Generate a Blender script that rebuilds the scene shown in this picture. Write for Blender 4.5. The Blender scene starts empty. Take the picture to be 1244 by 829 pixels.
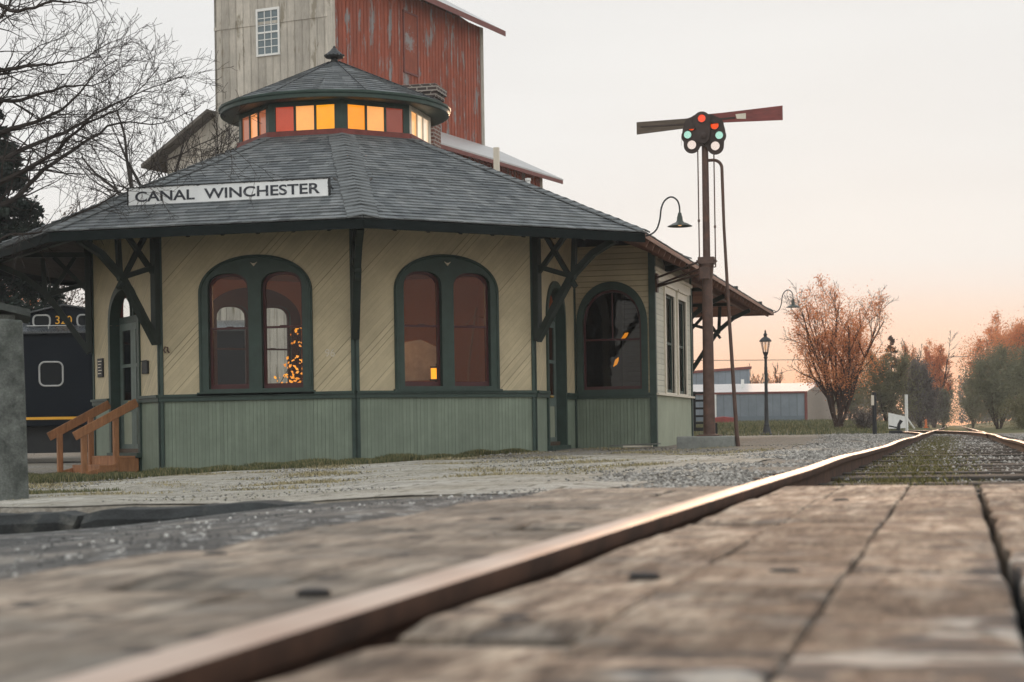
import bpy, bmesh, math, random
from mathutils import Vector, Matrix
R_ = math.radians
PI = math.pi
scene = bpy.context.scene
COL = scene.collection

# ------------------------------------------------------------------ camera
AL = R_(13.7433)          # view turned left of the track
ROLL = R_(0.896)
FWD = Vector((-math.sin(AL), math.cos(AL), 0))
RGT = Vector((math.cos(AL), math.sin(AL), 0))
UP = Vector((0, 0, 1))
cd = bpy.data.cameras.new('camera')
cam = bpy.data.objects.new('camera', cd)
COL.objects.link(cam)
cx_ = RGT * math.cos(ROLL) - UP * math.sin(ROLL)
cy_ = RGT * math.sin(ROLL) + UP * math.cos(ROLL)
cz_ = -FWD
m3 = Matrix((cx_, cy_, cz_)).transposed()
cam.matrix_world = m3.to_4x4()
cd.sensor_width = 36.0
cd.lens = 2200 / 1244 * 36
cd.shift_y = (524.25 - 414.5) / 1244
cd.clip_start = 0.1
cd.clip_end = 6000
cd.dof.use_dof = True
cd.dof.focus_distance = 31.0
cd.dof.aperture_fstop = 5.0
scene.camera = cam

# ------------------------------------------------------------------ world, sun, exposure
SUN_AZ = AL - math.atan((1020 - 622) / 2200)     # angle left of +Y
SUN_EL = R_(4.0)
SUN_DIR = Vector((-math.sin(SUN_AZ) * math.cos(SUN_EL), math.cos(SUN_AZ) * math.cos(SUN_EL), math.sin(SUN_EL)))
world = bpy.data.worlds.new('World')
scene.world = world
world.use_nodes = True
wt = world.node_tree
for n in list(wt.nodes):
    wt.nodes.remove(n)


def nn(t, typ, **kw):
    n = t.nodes.new(typ)
    for k, v in kw.items():
        setattr(n, k, v)
    return n


def setin(n, **kw):
    for k, v in kw.items():
        n.inputs[k.replace('_', ' ')].default_value = v


def ramp(t, stops, inp=None, interp='LINEAR'):
    r = nn(t, 'ShaderNodeValToRGB')
    r.color_ramp.interpolation = interp
    e = r.color_ramp.elements
    while len(e) > 1:
        e.remove(e[-1])
    e[0].position = stops[0][0]
    e[0].color = (*stops[0][1], 1) if not isinstance(stops[0][1], (int, float)) else (stops[0][1],) * 3 + (1,)
    for p, c in stops[1:]:
        q = e.new(p)
        q.color = (*c, 1) if not isinstance(c, (int, float)) else (c, c, c, 1)
    if inp is not None:
        t.links.new(inp, r.inputs['Fac'])
    return r


def mth(t, op, a, b=None, clamp=False):
    n = nn(t, 'ShaderNodeMath', operation=op)
    n.use_clamp = clamp
    for i, v in enumerate((a, b)):
        if v is None:
            continue
        if isinstance(v, (int, float)):
            n.inputs[i].default_value = v
        else:
            t.links.new(v, n.inputs[i])
    return n.outputs[0]


def mixc(t, fac, a, b, blend='MIX'):
    n = nn(t, 'ShaderNodeMix', data_type='RGBA', blend_type=blend)
    for i_, v in ((0, fac), (6, a), (7, b)):
        sock = n.inputs[i_]
        if isinstance(v, (int, float)):
            sock.default_value = v if i_ == 0 else (v, v, v, 1)
        elif isinstance(v, tuple):
            sock.default_value = (*v[:3], 1)
        else:
            t.links.new(v, sock)
    return n.outputs[2]


sky = nn(wt, 'ShaderNodeTexSky')
sky.sky_type = 'NISHITA'
sky.sun_disc = False
sky.sun_elevation = SUN_EL
sky.sun_rotation = -SUN_AZ
sky.dust_density = 3.0
sky.air_density = 1.0
tc = nn(wt, 'ShaderNodeTexCoord')
sx = nn(wt, 'ShaderNodeSeparateXYZ')
wt.links.new(tc.outputs['Generated'], sx.inputs[0])
zz = mth(wt, 'MAXIMUM', sx.outputs['Z'], 0.0)
# horizontal closeness to the sun
dot = nn(wt, 'ShaderNodeVectorMath', operation='DOT_PRODUCT')
wt.links.new(tc.outputs['Generated'], dot.inputs[0])
dot.inputs[1].default_value = tuple(SUN_DIR)
az = dot.outputs['Value']
# thin bright overcast veil: elevation gradient on the sunset side, raised brighter away from it to light the depot front
sunside = ramp(wt, [(0.0, (10.2, 6.0, 3.9)), (0.025, (10.0, 7.3, 5.5)), (0.045, (9.7, 8.3, 7.0)), (0.075, (9.15, 8.9, 8.55)), (0.15, (9.0, 9.05, 8.95)), (0.4, (8.9, 9.1, 9.1)), (1.0, (11.5, 12.3, 12.8))], zz)
awayside = ramp(wt, [(0.0, (13.4, 12.3, 10.9)), (0.1, (13.4, 13.0, 12.0)), (0.4, (13.6, 13.8, 13.4)), (1.0, (13.0, 13.7, 14.0))], zz)
fac = ramp(wt, [(0.0, 0.0), (0.35, 0.2), (0.8, 0.93), (1.0, 1.0)], mth(wt, 'MULTIPLY_ADD', az, 0.5))
fac.inputs['Fac'].links[0].from_node.inputs[2].default_value = 0.5
veil = mixc(wt, fac.outputs['Color'], awayside.outputs['Color'], sunside.outputs['Color'])
# faint cloud mottling
cn = nn(wt, 'ShaderNodeTexNoise')
mp = nn(wt, 'ShaderNodeMapping')
mp.inputs['Scale'].default_value = (1.2, 1.2, 7)
wt.links.new(tc.outputs['Generated'], mp.inputs[0])
wt.links.new(mp.outputs[0], cn.inputs['Vector'])
setin(cn, Scale=2.2, Detail=3.0)
cl = ramp(wt, [(0.35, (0.965, 0.96, 0.96)), (0.7, (1.03, 1.03, 1.03))], cn.outputs[0])
veil2 = mixc(wt, 1.0, veil, cl.outputs['Color'], 'MULTIPLY')
# warm glow hugging the place where the sun goes down
g1 = ramp(wt, [(0.0, 0.0), (0.92, 0.0), (0.98, 0.5), (1.0, 1.0)], az)
low = ramp(wt, [(0.0, 1.0), (0.04, 0.4), (0.09, 0.0)], zz)
gf = mth(wt, 'MULTIPLY', g1.outputs['Color'], low.outputs['Color'])
veil3 = mixc(wt, gf, veil2, (11.5, 5.9, 3.2))
fin = mixc(wt, 0.975, sky.outputs[0], veil3)
bg = nn(wt, 'ShaderNodeBackground')
bg.inputs['Strength'].default_value = 0.1
wt.links.new(fin, bg.inputs['Color'])
wo = nn(wt, 'ShaderNodeOutputWorld')
wt.links.new(bg.outputs[0], wo.inputs['Surface'])

sl = bpy.data.lights.new('sun', 'SUN')
sun = bpy.data.objects.new('sun', sl)
COL.objects.link(sun)
sl.energy = 3.0
sl.angle = R_(10)
sl.color = (1.0, 0.62, 0.38)
sun.rotation_euler = (-SUN_DIR).to_track_quat('-Z', 'Y').to_euler()

vs = scene.view_settings
vs.view_transform = 'Standard'
vs.look = 'None'
vs.exposure = 0.0
vs.gamma = 1.0
vs.use_curve_mapping = False

# ------------------------------------------------------------------ mesh helpers
class MB:
    def __init__(s):
        s.v = []
        s.f = []

    def add(s, vs_, fs, M=None):
        b = len(s.v)
        if M is not None:
            vs_ = [M @ Vector(q) for q in vs_]
        s.v += [tuple(q) for q in vs_]
        s.f += [tuple(i + b for i in f) for f in fs]

    def box(s, x0, x1, y0, y1, z0, z1, M=None):
        s.add([(x0, y0, z0), (x1, y0, z0), (x1, y1, z0), (x0, y1, z0), (x0, y0, z1), (x1, y0, z1), (x1, y1, z1), (x0, y1, z1)],
              [(0, 3, 2, 1), (4, 5, 6, 7), (0, 1, 5, 4), (1, 2, 6, 5), (2, 3, 7, 6), (3, 0, 4, 7)], M)

    def beam(s, a, b, w, h, up=(0, 0, 1), M=None):
        a = Vector(a); b = Vector(b)
        d = (b - a).normalized()
        up = Vector(up)
        sd = d.cross(up)
        if sd.length < 1e-4:
            sd = d.cross(Vector((1, 0, 0)))
        sd.normalize()
        u = sd.cross(d).normalized()
        q = []
        for p in (a, b):
            for i, j in ((-1, -1), (1, -1), (1, 1), (-1, 1)):
                q.append(p + sd * (w / 2 * i) + u * (h / 2 * j))
        s.add(q, [(0, 3, 2, 1), (4, 5, 6, 7), (0, 1, 5, 4), (1, 2, 6, 5), (2, 3, 7, 6), (3, 0, 4, 7)], M)

    def tube(s, pts, rad, n=8, caps=True, M=None):
        pts = [Vector(p) for p in pts]
        if isinstance(rad, (int, float)):
            rad = [rad] * len(pts)
        q = []
        ref = None
        for i, p in enumerate(pts):
            d = (pts[min(i + 1, len(pts) - 1)] - pts[max(i - 1, 0)])
            if d.length < 1e-9:
                d = Vector((0, 0, 1))
            d.normalize()
            if ref is None:
                ref = d.orthogonal().normalized()
            ref = (ref - d * ref.dot(d))
            if ref.length < 1e-6:
                ref = d.orthogonal()
            ref.normalize()
            w = d.cross(ref)
            for k in range(n):
                a = 2 * PI * k / n
                q.append(p + (ref * math.cos(a) + w * math.sin(a)) * rad[i])
        fs = []
        for i in range(len(pts) - 1):
            for k in range(n):
                k2 = (k + 1) % n
                fs.append((i * n + k, i * n + k2, (i + 1) * n + k2, (i + 1) * n + k))
        if caps:
            fs.append(tuple(reversed(range(n))))
            fs.append(tuple((len(pts) - 1) * n + k for k in range(n)))
        s.add(q, fs, M)

    def lathe(s, prof, n=24, c=(0, 0, 0), M=None):
        q = []
        for r, z in prof:
            for k in range(n):
                a = 2 * PI * k / n
                q.append((c[0] + r * math.cos(a), c[1] + r * math.sin(a), c[2] + z))
        fs = []
        for i in range(len(prof) - 1):
            for k in range(n):
                k2 = (k + 1) % n
                fs.append((i * n + k, i * n + k2, (i + 1) * n + k2, (i + 1) * n + k))
        fs.append(tuple(reversed(range(n))))
        fs.append(tuple((len(prof) - 1) * n + k for k in range(n)))
        s.add(q, fs, M)

    def prism(s, pts, d, M=None):
        """polygon of (x,z) pulled along y from d[0] to d[1]"""
        n = len(pts)
        s.add([(x, d[0], z) for x, z in pts] + [(x, d[1], z) for x, z in pts],
              [tuple(range(n)), tuple(reversed(range(n, 2 * n)))] + [(i, (i + 1) % n + 0, (i + 1) % n + n, i + n)[::-1] for i in range(n)], M)

    def build(s, name, mat=None, parent=None, M=None, smooth=False, bevel=0, seg=2):
        me = bpy.data.meshes.new(name)
        me.from_pydata(s.v, [], s.f)
        me.update()
        if smooth:
            for p in me.polygons:
                p.use_smooth = True
            try:
                me.set_sharp_from_angle(angle=R_(40))
            except Exception:
                pass
        o = bpy.data.objects.new(name, me)
        if mat:
            me.materials.append(mat)
        COL.objects.link(o)
        place(o, parent, M)
        if bevel:
            b = o.modifiers.new('bevel', 'BEVEL')
            b.width = bevel
            b.segments = seg
            b.limit_method = 'ANGLE'
        return o


WM = {}


def place(o, parent=None, M=None):
    """M is the wanted world matrix"""
    M = M or Matrix.Identity(4)
    WM[o] = M.copy()
    if parent is not None:
        o.parent = parent
        o.matrix_basis = WM[parent].inverted() @ M
    else:
        o.matrix_basis = M


def empty(name, loc, rz=0.0):
    o = bpy.data.objects.new(name, None)
    COL.objects.link(o)
    o.empty_display_size = 0.2
    place(o, None, Matrix.Translation(loc) @ Matrix.Rotation(rz, 4, 'Z'))
    return o


def tag(o, label, cat, group=None):
    o['label'] = label
    o['category'] = cat
    if group:
        o['group'] = group
    return o


def struct(o, label=None):
    o['kind'] = 'structure'
    if label:
        o['label'] = label
    return o


def copy_tree(o, parent=None, rootM=None, base=None):
    c = o.copy()
    COL.objects.link(c)
    if parent is None:
        c.parent = None
        c.matrix_basis = rootM
        WM[c] = rootM
    else:
        c.parent = parent
        WM[c] = WM[parent] @ c.matrix_basis
    for ch in list(o.children):
        copy_tree(ch, c)
    return c


def plate(mb, x0, x1, bot, top, holes=(), y0=0.0, y1=0.05, step=0.06, M=None, back=True):
    """flat plate in the local xz plane, y0 front, y1 back; bot/top functions of x;
    holes: (hx0, hx1, botfn, topfn)"""
    fb = bot if callable(bot) else (lambda x, b=bot: b)
    ft = top if callable(top) else (lambda x, b=top: b)
    hs = []
    for h in holes:
        hb = h[2] if callable(h[2]) else (lambda x, b=h[2]: b)
        ht = h[3] if callable(h[3]) else (lambda x, b=h[3]: b)
        hs.append((h[0], h[1], hb, ht))
    xs = {round(x0, 5), round(x1, 5)}
    curved = callable(top) or callable(bot)
    rngs = [(x0, x1)] if curved else []
    rngs += [(h[0], h[1]) for h in hs]
    for a, b in rngs:
        n = max(2, int((b - a) / step))
        for i in range(n + 1):
            t = 0.5 - 0.5 * math.cos(PI * i / n)
            xs.add(round(a + (b - a) * t, 5))
    xs = sorted(x for x in xs if x0 - 1e-4 <= x <= x1 + 1e-4)
    for a, b in zip(xs[:-1], xs[1:]):
        if b - a < 1e-4:
            continue
        m = (a + b) / 2
        cuts = sorted([h for h in hs if h[0] < m < h[1]], key=lambda h: h[2](m))
        lo = fb
        segs = []
        for h in cuts:
            segs.append((lo, h[2]))
            lo = h[3]
        segs.append((lo, ft))
        for lo_, hi_ in segs:
            if hi_(m) - lo_(m) < 1e-4:
                continue
            A, B, C_, D_ = (a, lo_(a)), (b, lo_(b)), (b, max(hi_(b), lo_(b))), (a, max(hi_(a), lo_(a)))
            q = [(A[0], y0, A[1]), (B[0], y0, B[1]), (C_[0], y0, C_[1]), (D_[0], y0, D_[1]),
                 (A[0], y1, A[1]), (B[0], y1, B[1]), (C_[0], y1, C_[1]), (D_[0], y1, D_[1])]
            fs = [(0, 1, 2, 3), (0, 4, 5, 1), (3, 2, 6, 7)]
            if back:
                fs.append((7, 6, 5, 4))
            mb.add(q, fs, M)
    for x, lo, hi in [(x0, fb(x0), ft(x0)), (x1, fb(x1), ft(x1))] + [(h[i], h[2](h[i]), h[3](h[i])) for h in hs for i in (0, 1)]:
        if hi - lo > 1e-4:
            mb.add([(x, y0, lo), (x, y0, hi), (x, y1, hi), (x, y1, lo)], [(0, 1, 2, 3)], M)


def arch(xa, xb, spring, topz, p=2.3):
    c = (xa + xb) / 2
    h = (xb - xa) / 2
    return lambda x: spring + (topz - spring) * max(0.0, 1 - min(1.0, abs((x - c) / h)) ** p) ** (1 / p)


def frame(p0, p1, z=0.0):
    """local x along p0->p1, y into the building, z up"""
    e = Vector((p1[0] - p0[0], p1[1] - p0[1], 0)).normalized()
    return Matrix(((e.x, -e.y, 0, p0[0]), (e.y, e.x, 0, p0[1]), (0, 0, 1, z), (0, 0, 0, 1)))


# ------------------------------------------------------------------ materials
def new_mat(name):
    m = bpy.data.materials.new(name)
    m.use_nodes = True
    t = m.node_tree
    b = t.nodes['Principled BSDF']
    return m, t, b


def objco(t, scale=(1, 1, 1), rot=(0, 0, 0)):
    c = nn(t, 'ShaderNodeTexCoord')
    mp_ = nn(t, 'ShaderNodeMapping')
    mp_.inputs['Scale'].default_value = scale
    mp_.inputs['Rotation'].default_value = rot
    t.links.new(c.outputs['Object'], mp_.inputs[0])
    return mp_.outputs[0]


def noise(t, vec, scale, detail=4, rough=0.6, col=False):
    n = nn(t, 'ShaderNodeTexNoise')
    setin(n, Scale=scale, Detail=float(detail), Roughness=rough)
    t.links.new(vec, n.inputs['Vector'])
    return n.outputs[1 if col else 0]


def bump(t, b, h, strength=0.3, dist=0.01):
    n = nn(t, 'ShaderNodeBump')
    setin(n, Strength=strength, Distance=dist)
    t.links.new(h, n.inputs['Height'])
    t.links.new(n.outputs[0], b.inputs['Normal'])


def paint(name, col, rough=0.55, var=0.25, scale=3.0, stretch=(1, 1, 1), dirt=None, dirt_amt=0.3, metal=0.0, bmp=0.15, spec=0.4):
    m, t, b = new_mat(name)
    co = objco(t, stretch)
    n1 = noise(t, co, scale, 6, 0.65)
    n2 = noise(t, co, scale * 9, 4, 0.7)
    lo = tuple(c * (1 - var) for c in col)
    hi = tuple(min(1, c * (1 + var * 0.7)) for c in col)
    r = ramp(t, [(0.3, lo), (0.7, hi)], n1)
    out = r.outputs['Color']
    fine = ramp(t, [(0.3, 1 - var * 0.5), (0.7, 1 + var * 0.3)], n2)
    out = mixc(t, 1.0, out, fine.outputs['Color'], 'MULTIPLY')
    if dirt:
        n3 = noise(t, co, scale * 0.7, 8, 0.75)
        dr = ramp(t, [(0.52, 0.0), (0.66, dirt_amt)], n3)
        out = mixc(t, dr.outputs['Color'], out, dirt)
    t.links.new(out, b.inputs['Base Color'])
    rr = ramp(t, [(0.3, max(0.05, rough - 0.12)), (0.7, min(1, rough + 0.12))], n2)
    t.links.new(rr.outputs['Color'], b.inputs['Roughness'])
    b.inputs['Metallic'].default_value = metal
    b.inputs['Specular IOR Level'].default_value = spec
    if bmp:
        bump(t, b, n2, bmp, 0.01)
    return m


def boards(name, col, pitch, ang=0.0, groove=0.1, gcol=0.35, var=0.12, rough=0.6, chip=None, lap=False, every=None, streak=0.2, chip_lo=0.6, gline=None):
    """boards running along local direction; coordinate across the boards t = x sin - z cos, in the object's own xz plane"""
    m, t, b = new_mat(name)
    c = nn(t, 'ShaderNodeTexCoord')
    s_ = nn(t, 'ShaderNodeSeparateXYZ')
    t.links.new(c.outputs['Object'], s_.inputs[0])
    X, Z = s_.outputs['X'], s_.outputs['Z']
    ac = mth(t, 'ADD', mth(t, 'MULTIPLY', X, math.sin(ang)), mth(t, 'MULTIPLY', Z, -math.cos(ang)))
    al_ = mth(t, 'ADD', mth(t, 'MULTIPLY', X, math.cos(ang)), mth(t, 'MULTIPLY', Z, math.sin(ang)))
    tt = mth(t, 'DIVIDE', mth(t, 'ADD', ac, 200.0 * pitch), pitch)
    fr = mth(t, 'FRACT', tt)
    idn = mth(t, 'FLOOR', tt)
    wn = nn(t, 'ShaderNodeTexWhiteNoise', noise_dimensions='1D')
    t.links.new(idn, wn.inputs['W'])
    # groove mask
    gm = ramp(t, [(0.0, 1.0), (groove, 0.0)], fr)
    gm2 = ramp(t, gline or [(0.0, 0.35), (0.55, 0.55), (0.8, 1.0)], wn.outputs['Value'])
    gmask = mth(t, 'MULTIPLY', gm.outputs['Color'], gm2.outputs['Color'])
    cv = nn(t, 'ShaderNodeCombineXYZ')
    t.links.new(mth(t, 'MULTIPLY', al_, 1.0), cv.inputs[0])
    t.links.new(mth(t, 'MULTIPLY', ac, 14.0), cv.inputs[1])
    t.links.new(wn.outputs['Value'], cv.inputs[2])
    gr = noise(t, cv.outputs[0], 2.5, 6, 0.7)
    big = noise(t, c.outputs['Object'], 1.1, 4, 0.6)
    base = ramp(t, [(0.25, tuple(q * (1 - streak) for q in col)), (0.75, tuple(min(1, q * (1 + streak * .6)) for q in col))], gr).outputs['Color']
    pv = ramp(t, [(0.0, 1 - var), (1.0, 1 + var * .6)], wn.outputs['Value'])
    base = mixc(t, 1.0, base, pv.outputs['Color'], 'MULTIPLY')
    bv = ramp(t, [(0.3, 0.8), (0.7, 1.08)], big)
    spots = noise(t, c.outputs['Object'], 7, 6, 0.8)
    bv2 = ramp(t, [(0.3, 1.06), (0.62, 0.97), (0.75, 0.8)], spots)
    base = mixc(t, 1.0, base, bv.outputs['Color'], 'MULTIPLY')
    base = mixc(t, 1.0, base, bv2.outputs['Color'], 'MULTIPLY')
    if chip:
        cv2 = nn(t, 'ShaderNodeCombineXYZ')
        t.links.new(mth(t, 'MULTIPLY', al_, 0.55), cv2.inputs[0])
        t.links.new(mth(t, 'MULTIPLY', ac, 2.6), cv2.inputs[1])
        cn_ = noise(t, cv2.outputs[0], 0.9, 9, 0.72)
        cr_ = ramp(t, [(chip_lo, 0.0), (chip_lo + 0.05, 1.0)], cn_)
        base = mixc(t, cr_.outputs['Color'], base, chip)
    base = mixc(t, gmask, base, tuple(q * gcol for q in col))
    t.links.new(base, b.inputs['Base Color'])
    b.inputs['Roughness'].default_value = rough
    b.inputs['Specular IOR Level'].default_value = 0.3
    if lap:
        h = mth(t, 'SUBTRACT', fr, mth(t, 'MULTIPLY', gm.outputs['Color'], 0.6))
        bump(t, b, h, 0.9, 0.02)
    else:
        h = mth(t, 'ADD', mth(t, 'MULTIPLY', gmask, -1.0), mth(t, 'MULTIPLY', gr, 0.15))
        bump(t, b, h, 0.7, 0.01)
    return m


MAT = {}
CREAM = (0.57, 0.485, 0.325)
MAT['siding_diag'] = boards('cream diagonal boards', CREAM, 0.084, R_(45), 0.13, 0.2, 0.07, streak=0.12, gline=[(0.0, 0.12), (0.5, 0.28), (0.72, 0.4), (0.85, 1.0)])
MAT['siding_clap'] = boards('cream clapboard', CREAM, 0.105, 0.0, 0.14, 0.35, 0.08, lap=True, streak=0.1)
MAT['wainscot'] = boards('sage beadboard', (0.215, 0.262, 0.205), 0.066, R_(90), 0.16, 0.42, 0.12, streak=0.12)
MAT['green'] = paint('dark green trim paint', (0.032, 0.059, 0.049), 0.5, 0.25, 5)
MAT['greenlite'] = paint('grey green door paint', (0.12, 0.16, 0.145), 0.5, 0.2, 5)
MAT['sash'] = paint('maroon sash paint', (0.07, 0.016, 0.018), 0.45, 0.2, 6)
MAT['cream'] = paint('cream trim paint', (0.6, 0.52, 0.4), 0.55, 0.15, 4)
MAT['creamtrim'] = paint('pale trim paint', (0.66, 0.6, 0.5), 0.5, 0.12, 4)
MAT['soffit'] = boards('glow tinted brown soffit boards', (0.26, 0.125, 0.08), 0.12, 0.0, 0.1, 0.4, 0.2)  # trackside underside, sunset glow mixed into the brown
MAT['soffit_shaded'] = boards('shade darkened soffit boards', (0.05, 0.036, 0.03), 0.12, 0.0, 0.1, 0.4, 0.2)  # same boards under the octagon eaves, darkened for their shade
MAT['rafter_shaded'] = paint('shade darkened rafter', (0.03, 0.024, 0.02), 0.6, 0.25, 5)  # octagon rafters, eave shade put into the colour
MAT['rafter'] = paint('glow tinted rafter paint', (0.22, 0.11, 0.075), 0.6, 0.25, 5)  # trackside rafters, warmed in colour for the sunset glow
MAT['dkwood'] = paint('dark green bracket timber', (0.02, 0.03, 0.026), 0.6, 0.25, 5)
MAT['interior'] = paint('red brown interior plaster', (0.36, 0.13, 0.055), 0.8, 0.08, 1.5, bmp=0.05)
MAT['floorwood'] = paint('dark floor boards', (0.08, 0.05, 0.03), 0.5, 0.3, 3)
MAT['flashing'] = paint('red flashing paint', (0.2, 0.05, 0.042), 0.6, 0.3, 5)
MAT['iron'] = paint('rusty brown iron', (0.10, 0.058, 0.045), 0.6, 0.35, 7, dirt=(0.16, 0.07, 0.04), dirt_amt=0.6)
MAT['blackiron'] = paint('black iron', (0.022, 0.024, 0.026), 0.5, 0.35, 7)
MAT['black'] = paint('matt black', (0.012, 0.013, 0.015), 0.6, 0.2, 6)
MAT['concrete'] = paint('grey concrete', (0.24, 0.25, 0.235), 0.9, 0.3, 2.5, dirt=(0.09, 0.10, 0.09), dirt_amt=0.6, bmp=0.6, spec=0.2)
MAT['pillar'] = paint('lichened concrete', (0.13, 0.14, 0.132), 0.95, 0.6, 7, dirt=(0.05, 0.058, 0.05), dirt_amt=0.7, bmp=0.8, spec=0.15)
MAT['stepwood'] = paint('orange stained timber', (0.36, 0.165, 0.075), 0.7, 0.35, 3, (8, 1, 1), bmp=0.3)
MAT['white'] = paint('white paint', (0.72, 0.72, 0.70), 0.5, 0.08, 4)
MAT['navy'] = paint('navy blue steel paint', (0.005, 0.008, 0.013), 0.6, 0.1, 1, bmp=0, spec=.12)
MAT['navyroof'] = paint('dark car roof', (0.05, 0.055, 0.06), 0.3, 0.4, 3)
MAT['yellow'] = paint('yellow stripe paint', (0.75, 0.38, 0.03), 0.5, 0.1, 4)
MAT['bark'] = paint('dark bark', (0.045, 0.037, 0.033), 0.9, 0.3, 4, bmp=0.5, spec=0.1)
MAT['bark_warm'] = paint('brown bark', (0.075, 0.048, 0.038), 0.9, 0.3, 4, bmp=0.5, spec=0.1)
MAT['metalroof'] = paint('galvanised metal roof', (0.42, 0.42, 0.42), 0.4, 0.2, 2, (1, 6, 1), dirt=(0.2, 0.12, 0.08), dirt_amt=0.35, metal=0.0)
MAT['barn_red'] = boards('flaking red barn boards', (0.32, 0.085, 0.05), 0.25, R_(90), 0.12, 0.35, 0.28, 0.85, chip=(0.25, 0.24, 0.24), chip_lo=0.54, streak=0.3)
MAT['barn_white'] = boards('weathered pale barn boards', (0.50, 0.462, 0.405), 0.30, R_(90), 0.10, 0.25, 0.3, 0.9, chip=(0.27, 0.24, 0.19), chip_lo=0.56, streak=0.3)
MAT['shed_wall'] = boards('grey ribbed metal', (0.2, 0.235, 0.27), 0.45, R_(90), 0.16, 0.55, 0.08, 0.5, streak=0.08)
MAT['shed_roof'] = paint('pale metal roof', (0.52, 0.48, 0.46), 0.45, 0.1, 1.5)
MAT['redtrim'] = paint('red trim', (0.17, 0.05, 0.042), 0.6, 0.2, 4)


def brick_mat():
    m, t, b = new_mat('chimney brick')
    br = nn(t, 'ShaderNodeTexBrick')
    co = nn(t, 'ShaderNodeTexCoord')
    s_ = nn(t, 'ShaderNodeSeparateXYZ')
    t.links.new(co.outputs['Object'], s_.inputs[0])
    cv = nn(t, 'ShaderNodeCombineXYZ')
    t.links.new(mth(t, 'ADD', s_.outputs['X'], s_.outputs['Y']), cv.inputs[0])
    t.links.new(s_.outputs['Z'], cv.inputs[1])
    t.links.new(cv.outputs[0], br.inputs['Vector'])
    br.inputs['Color1'].default_value = (0.18, 0.062, 0.04, 1)
    br.inputs['Color2'].default_value = (0.10, 0.045, 0.035, 1)
    br.inputs['Mortar'].default_value = (0.30, 0.27, 0.24, 1)
    setin(br, Scale=1.0)
    br.inputs['Mortar Size'].default_value = 0.012
    br.inputs['Brick Width'].default_value = 0.21
    br.inputs['Row Height'].default_value = 0.075
    t.links.new(br.outputs[0], b.inputs['Base Color'])
    b.inputs['Roughness'].default_value = 0.9
    bump(t, b, br.outputs['Fac'], -0.5, 0.01)
    return m


MAT['brick'] = brick_mat()


def shingle_mat():
    """asphalt shingles: tabs across each course, courses themselves are geometry"""
    m, t, b = new_mat('grey asphalt shingles')
    co = nn(t, 'ShaderNodeTexCoord')
    s_ = nn(t, 'ShaderNodeSeparateXYZ')
    t.links.new(co.outputs['Object'], s_.inputs[0])
    row = mth(t, 'FLOOR', mth(t, 'DIVIDE', s_.outputs['Y'], 0.16))
    w1 = nn(t, 'ShaderNodeTexWhiteNoise', noise_dimensions='1D')
    t.links.new(row, w1.inputs['W'])
    u = mth(t, 'DIVIDE', mth(t, 'ADD', s_.outputs['X'], w1.outputs['Value']), 0.17)
    tab = mth(t, 'FLOOR', u)
    fr = mth(t, 'FRACT', u)
    cv = nn(t, 'ShaderNodeCombineXYZ')
    t.links.new(tab, cv.inputs[0]); t.links.new(row, cv.inputs[1])
    w2 = nn(t, 'ShaderNodeTexWhiteNoise', noise_dimensions='2D')
    t.links.new(cv.outputs[0], w2.inputs['Vector'])
    r = ramp(t, [(0.0, (0.105, 0.115, 0.123)), (0.5, (0.145, 0.157, 0.165)), (1.0, (0.195, 0.207, 0.215))], w2.outputs['Value'])
    big = noise(t, co.outputs['Object'], 0.8, 5, 0.65)
    out = mixc(t, 1.0, r.outputs['Color'], ramp(t, [(0.3, (0.8, 0.82, 0.84)), (0.7, (1.15, 1.12, 1.08))], big).outputs['Color'], 'MULTIPLY')
    gr = noise(t, co.outputs['Object'], 60, 3, 0.7)
    out = mixc(t, 1.0, out, ramp(t, [(0.3, 0.8), (0.7, 1.2)], gr).outputs['Color'], 'MULTIPLY')
    gap = ramp(t, [(0.0, 1.0), (0.06, 0.0)], fr)
    out = mixc(t, mth(t, 'MULTIPLY', gap.outputs['Color'], 0.6), out, (0.02, 0.02, 0.025))
    t.links.new(out, b.inputs['Base Color'])
    b.inputs['Roughness'].default_value = 0.85
    b.inputs['Specular IOR Level'].default_value = 0.25
    bump(t, b, mth(t, 'ADD', gr, w2.outputs['Value']), 0.4, 0.01)
    return m


MAT['shingle'] = shingle_mat()


def glass_mat(name='window glass', tint=(0.93, 0.94, 0.93), refl=None):
    m = bpy.data.materials.new(name)
    m.use_nodes = True
    t = m.node_tree
    t.nodes.clear()
    tr = nn(t, 'ShaderNodeBsdfTransparent')
    tr.inputs[0].default_value = (*tint, 1)
    gl = nn(t, 'ShaderNodeBsdfGlossy')
    gl.inputs['Roughness'].default_value = 0.02
    lw = nn(t, 'ShaderNodeFresnel')
    lw.inputs['IOR'].default_value = 1.4
    co = nn(t, 'ShaderNodeTexCoord')
    bm = nn(t, 'ShaderNodeBump')
    setin(bm, Strength=0.12, Distance=0.02)
    t.links.new(noise(t, co.outputs['Object'], 3.0, 2), bm.inputs['Height'])
    t.links.new(bm.outputs[0], gl.inputs['Normal'])
    mx = nn(t, 'ShaderNodeMixShader')
    if refl is None:
        t.links.new(lw.outputs[0], mx.inputs[0])
    else:
        mx.inputs[0].default_value = refl
    t.links.new(tr.outputs[0], mx.inputs[1])
    t.links.new(gl.outputs[0], mx.inputs[2])
    ou = nn(t, 'ShaderNodeOutputMaterial')
    t.links.new(mx.outputs[0], ou.inputs[0])
    return m


MAT['glass'] = glass_mat(refl=.022)
MAT['rearglass'] = glass_mat('rear window glass', refl=0.0)
MAT['darkglass'] = glass_mat('dark window glass', (0.25, 0.27, 0.28))


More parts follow.
